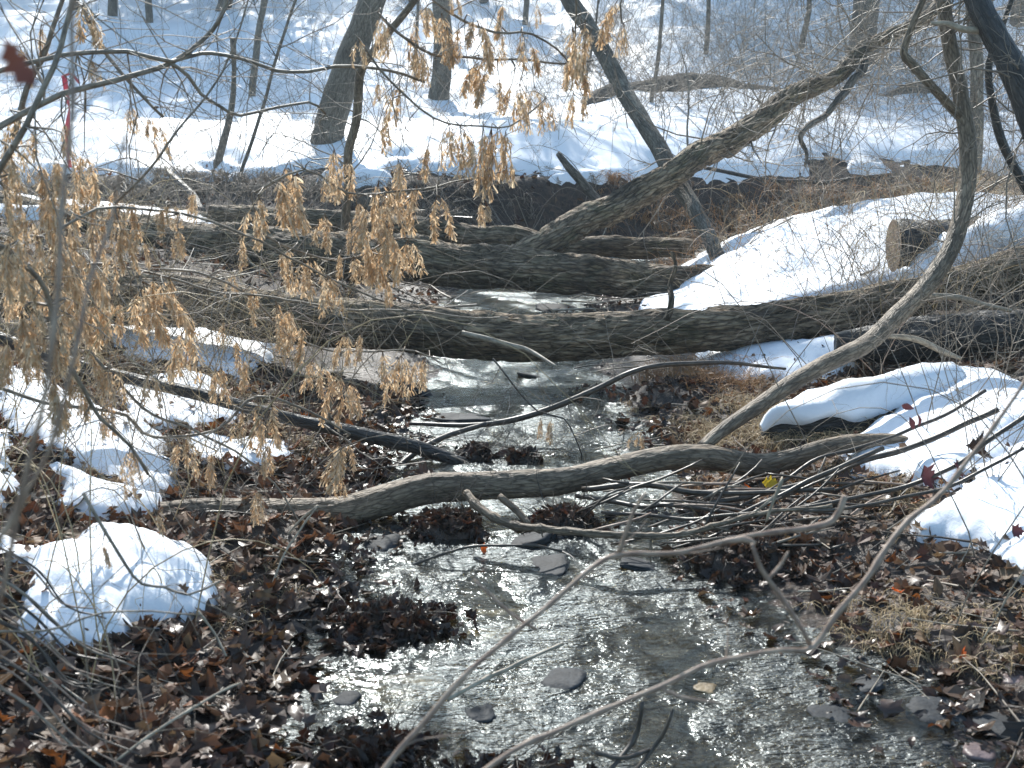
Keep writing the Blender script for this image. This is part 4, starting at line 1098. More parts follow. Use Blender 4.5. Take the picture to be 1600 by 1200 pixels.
def rotm(rx, ry, rz):
    cx, sx, cy, sy, cz, sz = math.cos(rx), math.sin(rx), math.cos(ry), math.sin(ry), math.cos(rz), math.sin(rz)
    return (np.array([[cz, -sz, 0], [sz, cz, 0], [0, 0, 1]]) @ np.array([[cy, 0, sy], [0, 1, 0], [-sy, 0, cy]]) @ np.array([[1, 0, 0], [0, cx, -sx], [0, sx, cx]]))

def in_snow(x, y):
    for poly in SNOWPATCH:
        if x < poly[:, 0].min() or x > poly[:, 0].max() or y < poly[:, 1].min() or y > poly[:, 1].max(): continue
        if poly_sd(np.array([x]), np.array([y]), poly)[0] > .015: return True
    return False

def scatter(n, x0, x1, y0, y1, size, cond, cols=BROWN, tilt=.5, lift=.012, fs=False):
    mb = MB(); c = 0
    X = rng.uniform(x0, x1, n * 4); Y = y0 + (y1 - y0) * rng.uniform(0, 1, n * 4)
    if fs:
        ok = far_snow_sd(X, Y) < .03; X = X[ok]; Y = Y[ok]
    D, S, _ = creek_d(X, Y); Z = H(X, Y)
    for x, y, d, s_, z in zip(X, Y, D, S, Z):
        if c >= n: break
        if not cond(x, y, d, s_, z) or in_snow(x, y): continue
        v, f = rnd.choice(LEAFS)
        sc = size * rnd.choice([.35, .5, .7, .9, 1.1, 1.35, 1.6]) * rnd.uniform(.85, 1.15)
        vv = (v * sc) @ rotm(rnd.gauss(0, tilt), rnd.gauss(0, tilt), rnd.uniform(0, 6.28)).T + np.array([x, y, max(z, -.01) + lift + rnd.uniform(0, .02)])
        mb.add(vv, f, col=cols[rnd.randrange(len(cols))] * rnd.uniform(.7, 1.2)); c += 1
    return mb

lit = scatter(8200, -3.0, -.15, 1.9, 7.6, .074, lambda x, y, d, s, z: s > 0 and d > -.12 + .1 * rnd.random())
tag(lit.build('leaf_litter', 'leaf_attr', smooth_=False), 'brown dead leaf litter covering the left bank', 'leaf litter', kind='stuff')
lit = scatter(6800, .5, 3.6, 2.0, 7.6, .062, lambda x, y, d, s, z: s < 0 and d > -.02 + .12 * rnd.random())
tag(lit.build('leaf_litter', 'leaf_attr', smooth_=False), 'brown dead leaf litter covering the right bank', 'leaf litter', kind='stuff')
lit = scatter(2600, -6, 6, 9, 18, .09, lambda x, y, d, s, z: d > 0, tilt=.7, fs=True)
tag(lit.build('leaf_litter', 'leaf_attr', smooth_=False), 'dead leaves on the dark bank faces behind the logs', 'leaf litter', kind='stuff')

lit = scatter(2300, -1.3, 1.6, 2.0, 8.0, .05, lambda x, y, d, s, z: -.34 < d < .12 and z > -.055 and (s > 0 or rnd.random() < .4) and fbm(x * 3, y * 3, 0, 2, 8) > -.25, tilt=.35)
tag(lit.build('leaf_litter', 'leaf_attr', smooth_=False), 'black soaked leaves matted in the shallow margins', 'leaf litter', kind='stuff')

mb = MB()
for poly in SNOWPATCH:           # bits of leaf and twig lying on the snow
    a0, a1 = poly.min(0), poly.max(0)
    for k in range(int(26 + 60 * (a1 - a0).prod())):
        x, y = rnd.uniform(a0[0], a1[0]), rnd.uniform(a0[1], a1[1])
        if poly_sd(np.array([x]), np.array([y]), poly)[0] < .0: continue
        z = float(H(np.array([x]), np.array([y]), False)[0]) + .075
        v, f = rnd.choice(LEAFS)
        mb.add((v * rnd.choice([.012, .018, .025, .05])) @ rotm(rnd.gauss(0, .5), rnd.gauss(0, .5), rnd.uniform(0, 6.28)).T + np.array([x, y, z]), f, col=BROWN[rnd.randrange(len(BROWN))])
tag(mb.build('leaf_litter', 'leaf_attr', smooth_=False), 'leaf crumbs and bits lying on the snow patches', 'leaf litter', kind='stuff')

# individual large leaves: children of the ground
leaf_me = []
for i, (v, f) in enumerate(LEAFS):
    mb = MB(); mb.add(v * .07, f); leaf_me.append(mb.mesh('leaf', 'leaf', smooth_=True))
def lay_leaf(x, y, sc=1.0, mat=None, tilt=.35, z=None):
    z = float(H(np.array([x]), np.array([y]))[0]) if z is None else z
    me = rnd.choice(leaf_me)
    o = bpy.data.objects.new('leaf', me); COL.objects.link(o)
    o.location = (x, y, max(z, .0) + .03)
    o.rotation_euler = (rnd.gauss(0, tilt), rnd.gauss(0, tilt), rnd.uniform(0, 6.28))
    o.scale = (sc,) * 3
    return o
c = 0
while c < 230:
    if rnd.random() < .68: x, y = rnd.uniform(-1.6, -.35), rnd.uniform(2.2, 4.6)
    else: x, y = rnd.uniform(.9, 2.3), rnd.uniform(2.7, 5.2)
    d, s_, _ = creek_d(np.array([x]), np.array([y]))
    if d[0] < -.15 or in_snow(x, y): continue
    o = lay_leaf(x, y, rnd.uniform(.7, 1.35)); o.parent = ground; c += 1

def named_leaf(px, py, mat, label, sc=1.0, Y=None, me=None, rot=None, name='fallen_leaf'):
    p = G(px, py) if Y is None else P(px, py, Y)
    v, f = LEAFS[me if me is not None else 2]
    mb = MB(); mb.add(v * .1 * sc, f)
    ob = mb.build(name, mat, origin=(0, 0, 0), smooth_=True)
    ob.location = Vector(p) + Vector((0, 0, .03 if Y is None else 0))
    ob.rotation_euler = rot or (rnd.gauss(.5, .3), rnd.gauss(0, .3), rnd.uniform(0, 6.28))
    return tag(ob, label, 'leaf')
named_leaf(1200, 755, 'yellow_leaf', 'bright yellow leaf under the low branch beside an orange one', 1.0, 5.1, 1, (1.2, .2, .5))
named_leaf(1172, 765, 'orange_leaf', 'vivid orange-red leaf touching the yellow one under the low branch', .9, 5.1, 4, (1.0, -.3, 2.2))
named_leaf(20, 92, 'red_leaf', 'dark red leaf hanging large and blurred at the top left corner', .42, 1.0, 4, (1.4, 1.0, .9), 'hanging_leaf')
named_leaf(478, 685, 'red_leaf', 'curled red leaf on wet mud below the dark pole', .9, None, 5)
named_leaf(755, 858, 'orange_leaf', 'small rusty leaf at the foot of the debris dam', .5, 4.75, 2, (1.2, 0, 1))
named_leaf(612, 948, 'orange_leaf', 'orange leaf on the wet leaves at the left waterline', .55, None, 3)
named_leaf(588, 1080, 'orange_leaf', 'small orange leaf in the shallows near the bottom', .5, None, 8)
named_leaf(610, 1150, 'red_leaf', 'red-brown leaf in the shallows at the bottom edge', .7, None, 2)
named_leaf(1500, 1035, 'orange_leaf', 'orange leaf on the litter at the lower right', .6, None, 5)
named_leaf(1400, 940, 'orange_leaf', 'rust leaf among sticks below the right snow bank', .5, None, 8)
named_leaf(1450, 745, 'maroon_leaf', 'maroon leaf standing against the right snow slope', 1.0, 4.6, 2, (1.3, .2, .4))
named_leaf(1500, 735, 'maroon_leaf', 'folded maroon leaf next to another on the right snow', .9, 4.6, 5, (1.1, .5, 1.4))
named_leaf(1525, 700, 'leaf', 'big brown maple leaf caught at the end of the low branch', 1.2, 4.9, 2, (1.4, .1, 1.9))
named_leaf(1425, 660, 'maroon_leaf', 'small dark heart-shaped leaf hanging before the right snow slope', .55, 4.5, 0, (1.5, 1.2, .2), 'hanging_leaf')
named_leaf(1436, 655, 'maroon_leaf', 'second small dark leaf hanging beside the heart-shaped one', .5, 4.5, 3, (1.5, 1.4, .7), 'hanging_leaf')
named_leaf(1415, 635, 'maroon_leaf', 'uppermost small dark leaf hanging before the right snow slope', .55, 4.5, 6, (1.5, .3, .2), 'hanging_leaf')
named_leaf(730, 968, 'maroon_leaf', 'dull leaf stranded on the left shallows', .7, None, 5)
named_leaf(1590, 830, 'maroon_leaf', 'small leaf lying on the snow bank at the right edge', .5, 3.9, 2, (1.2, 0, 0))
named_leaf(395, 1118, 'leaf', 'large curled brown leaf at the lower left waterline', 1.3, None, 3)

# ------------------------------------------------------------------ STICKS, BRUSH
bp = thing('brush_pile', P(1200, 790, 4.9), 'tangle of dark wet sticks heaped under the low branch at right', 'brush')
sticks = [[(1560, 640, 5.2, 5), (1440, 690, 5.2, 5), (1300, 735, 5.1, 5), (1180, 770, 5.0, 5), (1080, 790, 4.9, 4)],
          [(1540, 610, 5.4, 3), (1430, 665, 5.3, 3), (1320, 700, 5.2, 3), (1230, 745, 5.1, 3)],
          [(910, 765, 5.2, 5), (980, 766, 5.1, 5), (1080, 780, 5.0, 5), (1180, 782, 4.9, 4), (1300, 770, 4.8, 4)],
          [(900, 775, 5.2, 4), (1000, 790, 5.0, 4), (1060, 788, 4.9, 4), (1150, 800, 4.8, 3)],
          [(1380, 700, 5.0, 4), (1280, 745, 4.9, 4), (1180, 790, 4.8, 4), (1120, 815, 4.7, 3)],
          [(940, 800, 4.9, 3), (1050, 808, 4.8, 3), (1180, 800, 4.7, 3), (1290, 780, 4.7, 3)],
          [(1600, 700, 4.5, 3), (1480, 760, 4.5, 3), (1360, 790, 4.5, 3), (1240, 800, 4.5, 3)],
          [(1700, 590, 4.6, 4), (1590, 660, 4.6, 4), (1480, 735, 4.6, 4), (1380, 770, 4.6, 4), (1250, 795, 4.6, 3)]]
for rw in sticks:
    s = px_path(rw, .04); mb = MB(); tube(mb, wobble(s[:, :3], .02, 3, int(rw[0][0])), s[:, 3], 8, True, .001); mb.build('stick', 'twig_dark', bp)
for k in range(46):
    a = (rnd.uniform(950, 1450), rnd.uniform(745, 850)); ang = rnd.gauss(-.25, .35); L = rnd.uniform(60, 260)
    Y0 = np.interp(a[1], [740, 860], [5.2, 4.5])
    rw = [(a[0] - math.cos(ang) * L / 2, a[1] - math.sin(ang) * L / 2, Y0, 1.6), (a[0], a[1] + rnd.gauss(0, 5), Y0 - .05, 2.4), (a[0] + math.cos(ang) * L / 2, a[1] + math.sin(ang) * L / 2, Y0 + .05, 1.4)]
    s = px_path(rw, .05); mb = MB(); tube(mb, wobble(s[:, :3], .015, 4, k), s[:, 3], 5, True); mb.build('stick', rnd.choice(['twig_dark', 'twig_dark', 'twig', 'twig_red']), bp)

def ground_sticks(n, cond, x0, x1, y0, y1, lab, mats=('twig', 'twig_dark', 'twig_pale'), L=(.08, .5), R=(.0015, .006), lift=.03):
    mbs = {m: MB() for m in mats}; c = 0
    while c < n:
        x, y = rnd.uniform(x0, x1), rnd.uniform(y0, y1)
        d, s_, _ = creek_d(np.array([x]), np.array([y]))
        if not cond(x, y, d[0], s_[0]): continue
        a = rnd.uniform(0, math.pi); l = rnd.uniform(*L)
        q = np.linspace(-.5, .5, 5)
        xs = x + q * l * math.cos(a); ys_ = y + q * l * math.sin(a)
        zs = np.maximum(H(xs, ys_), 0)
        z0, z1 = zs[0], zs[-1]
        lin = np.maximum(z0 + (z1 - z0) * (q + .5) + lift * rnd.random(), zs + .002) + q * rnd.gauss(0, .15) * l
        tube(mbs[rnd.choice(mats)], wobble(np.stack([xs, ys_, lin], -1), .012, 6, c), np.linspace(1, .4, 5) * rnd.uniform(*R), 4, False)
        c += 1
    for m, b in mbs.items():
        o = b.build('stick_litter', m)
        if o: tag(o, lab + {'twig': ', grey ones', 'twig_dark': ', dark wet ones', 'twig_pale': ', pale ones', 'grass': ', straw', 'grass_orange': ', rusty'}.get(m, ''), 'sticks', kind='stuff')
ground_sticks(520, lambda x, y, d, s: s > 0 and d > -.1, -3.4, 0, 2.0, 9, 'small sticks lying over the left bank leaves')
ground_sticks(620, lambda x, y, d, s: s < 0 and d > -.15, .5, 4, 2.2, 9, 'small sticks lying over the right bank leaves')
ground_sticks(420, lambda x, y, d, s: -.1 < d < 2.5, -6, 6, 9, 17.5, 'small sticks on the banks behind the logs', L=(.3, 1.2), R=(.004, .012), lift=.1)

# bundle of parallel sticks at the lower left corner
bu = thing('stick_bundle', P(20, 940, 2.6), 'bundle of long grey stems sloping down at the lower left edge', 'sticks')
for k in range(15):
    y0 = 850 + k * 16 + rnd.gauss(0, 6); L = rnd.uniform(180, 300)
    Yq = np.interp(y0, [850, 1090], [2.9, 2.35]) + rnd.uniform(-.05, .05)
    rw = [(-40, y0 - 20, Yq, 3), (50, y0 + 40 + rnd.gauss(0, 4), Yq, 3.4), (L * .5, y0 + 40 + L * .28, Yq - .02, 3), (L * .8, y0 + L * .55, Yq - .05, 2)]
    s = px_path(rw, .03); mb = MB(); tube(mb, wobble(s[:, :3], .008, 6, k), s[:, 3] * rnd.uniform(.4, .9), 6, True); mb.build('stem', rnd.choice(['twig', 'twig_red', 'twig_dark']), bu)

# ------------------------------------------------------------------ GRASS
def tuft(mb, x, y, z, n, L, spread=.9, droop=.5, r=.0016):
    for k in range(n):
        a = rnd.uniform(0, 6.28); sp = rnd.uniform(.1, spread); l = L * rnd.uniform(.5, 1.15)
        p0 = np.array([x + rnd.gauss(0, .03), y + rnd.gauss(0, .03), z - .01])
        q = np.linspace(0, 1, 5)[:, None]
        o = np.array([math.cos(a) * sp, math.sin(a) * sp, 0])
        pts = p0 + o * l * q ** 1.3 + np.array([0, 0, 1.0]) * l * (q - droop * q ** 2.2)
        tube(mb, pts, np.linspace(r, r * .3, 5), 3, False)
def grass_patch(pxs, n, L, mat, label, jit=.15, blades=9, spread=.9, droop=.55, r=.0016):
    mb = MB()
    cs = [G(*q) for q in pxs]
    for k in range(n):
        a, b = rnd.choice(cs), rnd.choice(cs); t_ = rnd.random() * .5
        x, y = a[0] * (1 - t_) + b[0] * t_ + rnd.gauss(0, jit), a[1] * (1 - t_) + b[1] * t_ + rnd.gauss(0, jit)
        z = float(H(np.array([x]), np.array([y]))[0])
        if z < .005: continue
        tuft(mb, x, y, z, blades, L, spread, droop, r)
    o = mb.build('dry_grass', mat); return tag(o, label, 'grass', kind='stuff') if o else None
grass_patch([(1030, 590), (1090, 575), (1150, 590), (1180, 620), (1110, 610)], 110, .27, 'grass_orange', 'rusty grass hanging over the right water edge below the furrowed log', .10)
grass_patch([(1010, 700), (1090, 690), (1160, 690), (1230, 700), (1290, 690)], 170, .26, 'grass', 'tawny grass behind the low branch on the right bank', .12, droop=.8)
grass_patch([(1170, 640), (1230, 680), (1320, 670)], 80, .2, 'grass', 'straw grass beneath the snow-topped dark log', .08)
grass_patch([(1050, 400), (1060, 430), (1090, 380), (1020, 420)], 60, .35, 'grass_orange', 'rusty stalks beside the broken end of the forked log', .18, r=.0025)
grass_patch([(770, 492), (810, 490), (850, 486)], 24, .18, 'grass', 'small straw tuft behind the furrowed log in mid stream', .12)
grass_patch([(1100, 770), (1200, 775), (1280, 760)], 50, .12, 'grass_orange', 'matted rusty grass below the low branch', .12)
grass_patch([(1350, 1000), (1450, 1000), (1550, 1020), (1500, 980)], 110, .14, 'grass', 'matted straw on the lower right bank', .14, droop=.9)
grass_patch([(350, 640), (430, 690), (460, 720), (480, 700)], 50, .14, 'grass', 'matted straw at the left waterline beside the wet pole', .12)
grass_patch([(300, 900), (380, 930), (420, 900), (370, 1000), (440, 960)], 46, .13, 'grass', 'frayed straw and seeds right of the rounded snow mound', .12, droop=.8)
grass_patch([(380, 420), (130, 560), (240, 570), (60, 520)], 60, .2, 'grass', 'brown weeds on the left bank under the furrowed log', .2)
mb = MB(); mo = MB()
for k in range(760):
    x = rnd.uniform(-7, 9); ysc = (15.6 + .25 * math.sin(x * 1.3) + (.02 * x * x if x < 0 else 0)) if x < 1 else np.interp(x, [1, 3.2, 6.5, 12], [16.4, 17.5, 18.1, 18.9])
    y = ysc + rnd.uniform(-.1, .5); z = float(H(np.array([x]), np.array([y]))[0])
    tuft(mb if (x < 1.2 or rnd.random() < .3) else mo, x, y, z + .05, 8, rnd.uniform(.25, .6), 1.0, 1.1, .004)
tag(mb.build('dry_grass', 'twig'), 'brown roots and weeds hanging over the shaded far bank', 'grass', kind='stuff')
tag(mo.build('dry_grass', 'grass_orange'), 'orange dead weeds along the far bank behind the right snow', 'grass', kind='stuff')

# weeds sticking through the snow of the right bank
mb = MB(); mg = MB()
for k in range(620):
    x, y = rnd.uniform(1.6, 7.5), rnd.uniform(9.8, 16)
    d, s_, _ = creek_d(np.array([x]), np.array([y]))
    if s_[0] > 0 and y < 16: continue
    z = float(H(np.array([x]), np.array([y]))[0])
    add_growth(mb if rnd.random() < .5 else mg, grow((x, y, z), (rnd.gauss(0, .3), rnd.gauss(0, .3), 1), rnd.uniform(.3, .85), .0035, 1, 3, .04, .8, .2, 5))
tag(mb.build('dry_weeds', 'grass_orange'), 'thin rusty weeds poking through the right bank snow', 'weeds', kind='stuff')
tag(mg.build('dry_weeds', 'twig'), 'thin grey weeds poking through the right bank snow', 'weeds', kind='stuff')

# ------------------------------------------------------------------ THICKETS (uncountable tangles of bare stems)
def thicket(n, xr, yr, L, lab, mat='twig', lean=0.0, r=.006, kids=4, depth=2, cond=None, name='thicket'):
    mb = MB()
    for k in range(n):
        x, y = rnd.uniform(*xr), rnd.uniform(*yr)
        if cond and not cond(x, y): continue
        z = float(H(np.array([x]), np.array([y]))[0])
        for q in range(rnd.randint(1, 3)):
            add_growth(mb, grow((x, y, z), (rnd.gauss(lean, .45), rnd.gauss(0, .45), 1), rnd.uniform(*L), r * rnd.uniform(.6, 1.3), depth, kids, .035, .8, .18, 5), 3)
    return tag(mb.build(name, mat), lab, 'thicket', kind='stuff')
thicket(230, (1.2, 12), (18.5, 31), (1.0, 3.0), 'dense grey tangle of bare stems above the slanting arm', r=.008)
thicket(110, (3, 16), (17, 24), (.8, 2.2), 'grey brush on the flat behind the right bank', r=.007)
thicket(90, (3.5, 13), (15, 19), (.6, 1.6), 'reddish brush along the far bank at right', 'twig_red', r=.005)
thicket(190, (-13, 3), (21, 42), (.8, 2.4), 'sparse bare brush on the sunlit slope', r=.008, kids=3)
thicket(150, (2, 24), (28, 46), (1.2, 3.2), 'bare brush on the blue-shaded upper slope', r=.011)
thicket(50, (-9, -3), (12.5, 17.5), (.5, 1.5), 'fine brush along the snow edge at the far left', r=.004)
thicket(30, (-4, 1.5), (15.8, 19), (.4, 1.3), 'thin weeds at the far snow edge by the stout trunk', r=.004)
thicket(46, (1.9, 3.6), (4.6, 7.6), (.5, 1.3), 'bare brambles over the snow at the right edge', r=.003, kids=3)
thicket(40, (-3.6, -1.7), (4.2, 8.0), (.4, 1.1), 'fine bare brush over the left bank snow', r=.0028, kids=3)
thicket(26, (2.4, 4.5), (7.5, 10.5), (.6, 1.6), 'brush standing around the right bank logs', r=.004)

def brambles(n, xr, yr, L, r, lab, mat, cond=None, hz=1.0):
    mb = MB()
    for k in range(n):
        x, y = rnd.uniform(*xr), rnd.uniform(*yr)
        d, s_, _ = creek_d(np.array([x]), np.array([y]))
        if d[0] < .1: continue
        z = float(H(np.array([x]), np.array([y]))[0])
        a = rnd.uniform(0, 6.28); l = rnd.uniform(*L); h = l * rnd.uniform(.35, .8) * hz
        q = np.linspace(0, 1, 12)[:, None]
        pts = np.array([x, y, z - .02]) + np.array([math.cos(a) * l, math.sin(a) * l * .7, 0]) * q ** 1.2 + np.array([0, 0, h]) * (np.sin(q * 2.4) - q * .15)
        pts = wobble(pts, .06, 1.6, k)
        rr = np.linspace(r, r * .35, 12)
        tube(mb, pts, rr, 4, False)
        for j in range(rnd.randint(2, 6)):
            i_ = rnd.randint(3, 10)
            add_growth(mb, grow(pts[i_], (rnd.gauss(0, 1), rnd.gauss(0, .8), rnd.gauss(.2, .7)), rnd.uniform(.12, .5), r * .5, 1, 2, .03))
    return tag(mb.build('brambles', mat), lab, 'brambles', kind='stuff')
grass_patch([(420, 600), (480, 650), (560, 640), (500, 700), (560, 720)], 60, .14, 'grass', 'wet straw and stems at the left waterline under the seed bunches', .15, droop=.8)
grass_patch([(1000, 640), (1050, 660), (1100, 650), (1020, 680)], 40, .14, 'grass', 'flattened straw at the right waterline', .12, droop=.9)
grass_patch([(60, 640), (130, 700), (260, 780), (330, 740)], 60, .16, 'twig', 'grey weeds between the left snow patches', .2, droop=.6)
grass_patch([(1150, 610), (1190, 640), (1260, 600), (1340, 570)], 40, .16, 'grass', 'golden grass along the edge of the snow below the furrowed log', .1)
grass_patch([(1290, 710), (1340, 740), (1400, 770), (1430, 820)], 50, .14, 'grass', 'golden grass fringing the right snow slope', .1)
grass_patch([(1180, 430), (1300, 380), (1450, 340), (1250, 350), (1550, 360)], 120, .3, 'grass', 'tan grass standing through the right bank snow', .35, blades=6, droop=.3, r=.002)
thicket(22, (-6.2, -2.1), (8.3, 12.8), (.4, 1.1), 'pale brush heaped over the left ends of the logs', 'twig', r=.004)
thicket(70, (-4.2, -1.3), (4.6, 8.2), (.4, 1.2), 'pale fine brush standing over the left bank', 'grass', r=.0026, kids=3)
thicket(60, (2.2, 5.0), (7.8, 10.5), (.4, 1.2), 'tan brush around the right ends of the logs', 'grass', r=.0035, kids=3)
brambles(110, (-3.8, -1.0), (3.2, 7.4), (.4, 1.6), .0027, 'tan dry stems tangled over the left bank', 'grass', hz=1.2)
brambles(20, (-5.5, -1.8), (8.5, 13.0), (.5, 1.6), .0036, 'tan dry stems around the left log ends', 'grass', hz=1.2)
brambles(50, (1.8, 6.5), (9.5, 15), (.4, 1.3), .0036, 'tan dry stems above the right bank snow', 'grass')
brambles(50, (-3.6, -.9), (3.6, 7.4), (.6, 1.8), .0032, 'arching grey bramble canes over the left bank', 'twig')
brambles(16, (-3.6, -1.0), (5.5, 10), (.6, 1.8), .0036, 'arching reddish bramble canes by the left log ends', 'twig_red')
brambles(46, (1.3, 3.8), (3.6, 8.5), (.6, 1.6), .003, 'arching grey bramble canes over the right bank snow', 'twig')
brambles(34, (1.6, 5.2), (6.5, 11), (.6, 1.8), .0036, 'reddish bramble canes across the right bank logs', 'twig_red')
brambles(60, (-7, 6), (14, 19), (.8, 2.4), .006, 'grey brambles arching along the far bank', 'twig')

# fallen dark branches on the far slope
for a, lab in (([(1180, 10, 40, 4), (1222, 38, 38, 4), (1285, 52, 37, 3), (1330, 75, 36, 2)], 'dark fallen branch slanting down the blue-shaded slope'),
               ([(770, 12, 45, 4), (850, 8, 45, 4), (960, 4, 45, 4), (1080, 20, 44, 3), (1200, 16, 43, 3)], 'dark fallen trunk across the very top of the slope'),
               ([(950, 135, 26, 4), (975, 145, 25.8, 4), (1000, 155, 25.5, 3)], 'short cut pole by the fallen trunk in the snow'),
               ([(1100, 262, 17.5, 3), (1180, 275, 17.4, 3), (1300, 278, 17.3, 3), (1400, 268, 17.2, 2)], 'thin dark branch lying along the snow of the far bank at right'),
               ([(262, 268, 15.4, 5), (290, 295, 15.1, 6), (320, 325, 14.6, 5)], 'short dark snag at the left snow edge')):
    for_rows = a
    wood('fallen_branch', for_rows, 'bark_dark', lab, 'branch', 8, .004, 71, .1, .05, .04, 'stem')

# ------------------------------------------------------------------ STONES AND DEBRIS IN THE CREEK
def rock(px, py, wpx, hpx, mat, label, Y=None, seed=0, name='stone', dep=1.1, z=None, group='stones in the creek'):
    p = P(px, py + hpx * .5, Y) if Y else G(px, py + hpx * .3)
    Yb = p[1]
    a, c = rad(wpx / 2, Yb), rad(hpx / 2, Yb)
    base = np.array([p[0], p[1], max(0, float(H(p[:1], p[1:2])[0])) if z is None else z])
    nu, nv = 22, 12
    th = np.linspace(0, 2 * math.pi, nu, endpoint=False); ph = np.linspace(0, math.pi, nv)
    TH, PH = np.meshgrid(th, ph)
    x, y, zz = np.cos(TH) * np.sin(PH), np.sin(TH) * np.sin(PH), np.cos(PH)
    n = 1 + .28 * fbm(x * 1.6 + seed, y * 1.6, zz * 1.6, 3, seed)
    base[2] -= c * .3
    n = np.round(n * 7) / 7 * .35 + n * .65
    pw = .68
    x, y, zz = (np.sign(v_) * np.abs(v_) ** pw for v_ in (x, y, zz))
    v = np.stack([x * n * a, y * n * a * dep, zz * n * c * .75], -1) @ rotm(rnd.gauss(0, .1), rnd.gauss(0, .1), rnd.uniform(-.4, .4)).T + base
    i = np.arange(nv - 1)[:, None] * nu; k = np.arange(nu)[None]; k2 = (k + 1) % nu
    f = np.stack([i + k2, i + k, i + nu + k, i + nu + k2], -1).reshape(-1, 4)
    mb = MB(); mb.add(v, f)
    ob = mb.build(name, mat, origin=tuple(base)); return tag(ob, label, 'stone', group)
rock(592, 858, 70, 30, 'stone', 'dark flat stone at the left of the debris dam', seed=1)
rock(830, 862, 84, 26, 'stone', 'smooth wet grey stone washed by the stream right of the debris dam', seed=2)
rock(855, 912, 80, 16, 'stone', 'bluish slate lying flat in mid stream', seed=3)
rock(880, 1092, 74, 22, 'stone', 'dark low stone in the bright riffle near the bottom centre', seed=4)
rock(1466, 1112, 84, 40, 'stone', 'blocky dark slate at the lower right shore', seed=5)
rock(1580, 1122, 100, 42, 'stone', 'tilted dark slate at the right edge of the shore', seed=6)
rock(1535, 1178, 62, 20, 'stone_red', 'small reddish flat stone at the bottom right', seed=7)
rock(1478, 1172, 14, 12, 'stone', 'tiny dark pebble between the slates at the bottom right', seed=8)
rock(1585, 1052, 40, 26, 'stone_red', 'pale pinkish stone on the lower right bank', seed=9)
rock(1000, 905, 60, 12, 'stone', 'thin slate just under the surface below the looping branch', seed=10)
rock(1350, 1085, 60, 12, 'stone', 'half-sunk slate in the smooth water at lower right', seed=11)
rock(770, 990, 110, 16, 'stone_tan', 'tan stone showing through the shallow water in mid stream', seed=12, z=-.032)
rock(640, 1080, 150, 34, 'stone_tan', 'broad tan rock under clear water at the bottom left', seed=13, z=-.055)
rock(1300, 1140, 70, 10, 'stone', 'low flat slate at the right of the smooth water', seed=14)
rock(720, 665, 90, 12, 'stone', 'dark stone mid stream under the arching branch', seed=15)
rock(655, 605, 90, 12, 'stone', 'long dark rock at the left waterline below the furrowed log', seed=16)
rock(830, 600, 40, 12, 'stone', 'small rock making a ripple below the furrowed log', seed=17)
rock(750, 1150, 50, 16, 'stone', 'dark wet stone beside the forked root', seed=18)
rock(540, 1110, 46, 14, 'stone', 'flat dark stone at the lower left waterline', seed=19)
rock(1100, 1110, 40, 8, 'stone_tan', 'small tan pebble breaking the smooth water', seed=20)
rock(870, 490, 70, 14, 'stone', 'mossy ledge stone between the two big logs', seed=21)

gr = MB()
for k in range(1500):       # pebbles and bits on the wet margins
    y = rnd.uniform(2.3, 9); x = rnd.uniform(-1.1, 1.9)
    d, s_, _ = creek_d(np.array([x]), np.array([y]))
    if not (-.45 < d[0] < .25): continue
    z = float(H(np.array([x]), np.array([y]))[0]); a = rnd.uniform(.006, .022)
    q = np.array([(1, 0, 0), (.3, .9, 0), (-.8, .5, 0), (-.7, -.6, 0), (.4, -.9, 0), (0, 0, .6), (0, 0, -.5)]) * a * np.array([1, 1, .8])
    q = q * (1 + rng.normal(0, .2, (7, 1))) @ rotm(0, 0, rnd.uniform(0, 6)).T + np.array([x, y, z + a * .25])
    f3 = [[i, (i + 1) % 5, 5] for i in range(5)] + [[(i + 1) % 5, i, 6] for i in range(5)]
    gr.add(q, None, f3)
tag(gr.build('gravel', 'stone', smooth_=False), 'wet gravel along the water edge', 'gravel', kind='stuff')

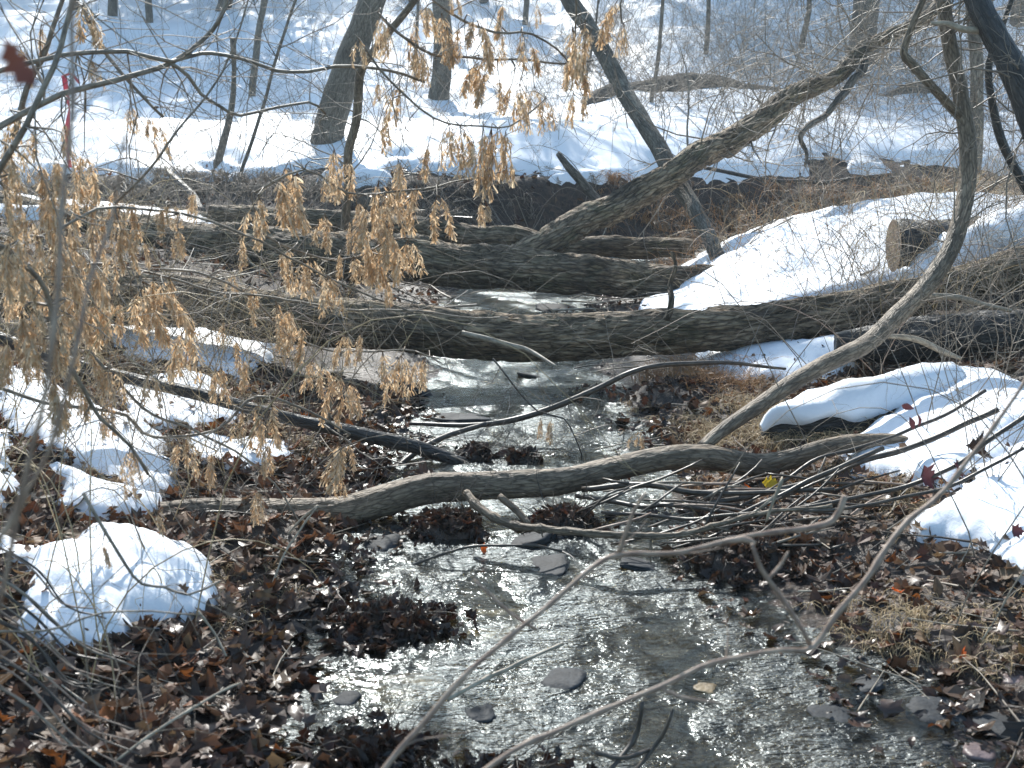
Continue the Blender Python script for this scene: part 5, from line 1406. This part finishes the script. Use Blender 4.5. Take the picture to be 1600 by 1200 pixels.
def clump(px, py, wpx, hpx, n, label, Y, cols=BROWN[[0, 3, 5, 8, 1]], mat='ground', nst=34):
    c = P(px, py + hpx / 2, Y); c[2] = max(0, float(H(c[:1], c[1:2])[0]))
    a, h = rad(wpx / 2, Y), rad(hpx, Y) * .5
    t = thing('debris_clump', c, label, 'debris')
    mb = MB(); n1 = 26
    g_ = np.linspace(-1.1, 1.1, n1); GX, GY = np.meshgrid(g_, g_)
    rr = np.clip(1 - GX ** 2 - GY ** 2, -.2, 1)
    zz = h * np.sign(rr) * np.sqrt(np.abs(rr)) * (1 + .4 * fbm(GX * 3, GY * 3, px, 3, 7)) * .8
    i = np.arange(n1 - 1)[:, None] * n1; k = np.arange(n1 - 1)[None]
    f = np.stack([i + k, i + k + 1, i + n1 + k + 1, i + n1 + k], -1).reshape(-1, 4)
    mb.add(np.stack([c[0] + GX * a, c[1] + GY * a * .8, c[2] + zz - .01], -1), f); mb.build('mud_core', mat, t)
    lb = MB()
    for q in range(int(n * 1.7)):
        u_, v_ = rnd.gauss(0, .6), rnd.gauss(0, .6)
        z = h * math.sqrt(max(0, 1 - u_ * u_ - v_ * v_)) * .8
        lv, lf = rnd.choice(LEAFS)
        lb.add((lv * rnd.uniform(.03, .075)) @ rotm(rnd.gauss(0, .9), rnd.gauss(0, .9), rnd.uniform(0, 6)).T + np.array([c[0] + u_ * a, c[1] + v_ * a * .8, c[2] + z + .01]), lf,
               col=cols[rnd.randrange(len(cols))] * rnd.uniform(.6, 1.2))
    lb.build('leaves', 'leaf_attr', t, smooth_=False, kind='stuff')
    sb = MB()
    for q in range(nst):
        u_ = rnd.uniform(-.7, .7)
        add_growth(sb, grow((c[0] + u_ * a, c[1] + rnd.uniform(-.3, .3) * a, c[2] + h * .6), (rnd.gauss(0, 1), rnd.gauss(0, .6), rnd.gauss(.2, .4)), rnd.uniform(.08, .28), .0025, 1, 2, .02))
    sb.build('sticks', 'twig_dark', t, kind='stuff')
    return t
clump(700, 820, 120, 60, 130, 'dam of dark leaves and sticks caught under the low branch in mid stream', 5.0)
clump(880, 800, 110, 60, 110, 'dark leaf mass hanging below the middle of the low branch', 5.05)
clump(1170, 850, 170, 80, 170, 'dark sodden leaf mound jutting into the water at right', 4.55, nst=30)
clump(745, 705, 60, 36, 40, 'curled brown leaves standing on a mid-stream stone', 6.2)
clump(810, 712, 60, 24, 30, 'small dark leaf cluster right of the mid-stream one', 6.15)
clump(600, 960, 190, 40, 180, 'wet blackened leaves piled at the left waterline', 4.0)
clump(570, 1150, 190, 34, 120, 'wet dark leaves in the shallows at the bottom left', 3.1)
clump(780, 1180, 240, 26, 120, 'sodden leaf scraps at the bottom edge of the stream', 2.9)
clump(480, 640, 160, 50, 120, 'dark wet leaf bank below the left seed bunches', 7.2)
clump(1070, 620, 160, 40, 120, 'dark wet leaf bank at the right edge below the rusty grass', 7.4)
clump(700, 478, 150, 26, 90, 'dark leaf and stick jam lodged between the two big logs at left', 9.9)
clump(830, 482, 120, 20, 70, 'low dark debris bar between the two big logs at centre', 9.7)
clump(1150, 770, 120, 26, 90, 'brown leaves packed under the low branch below the bowed sapling', 5.1)
clump(960, 480, 90, 40, 60, 'root-matted lump of bank between the two big logs', 10.2)

# print('TRIS', sum(len(m.loops) - 2 * len(m.polygons) for m in bpy.data.meshes))
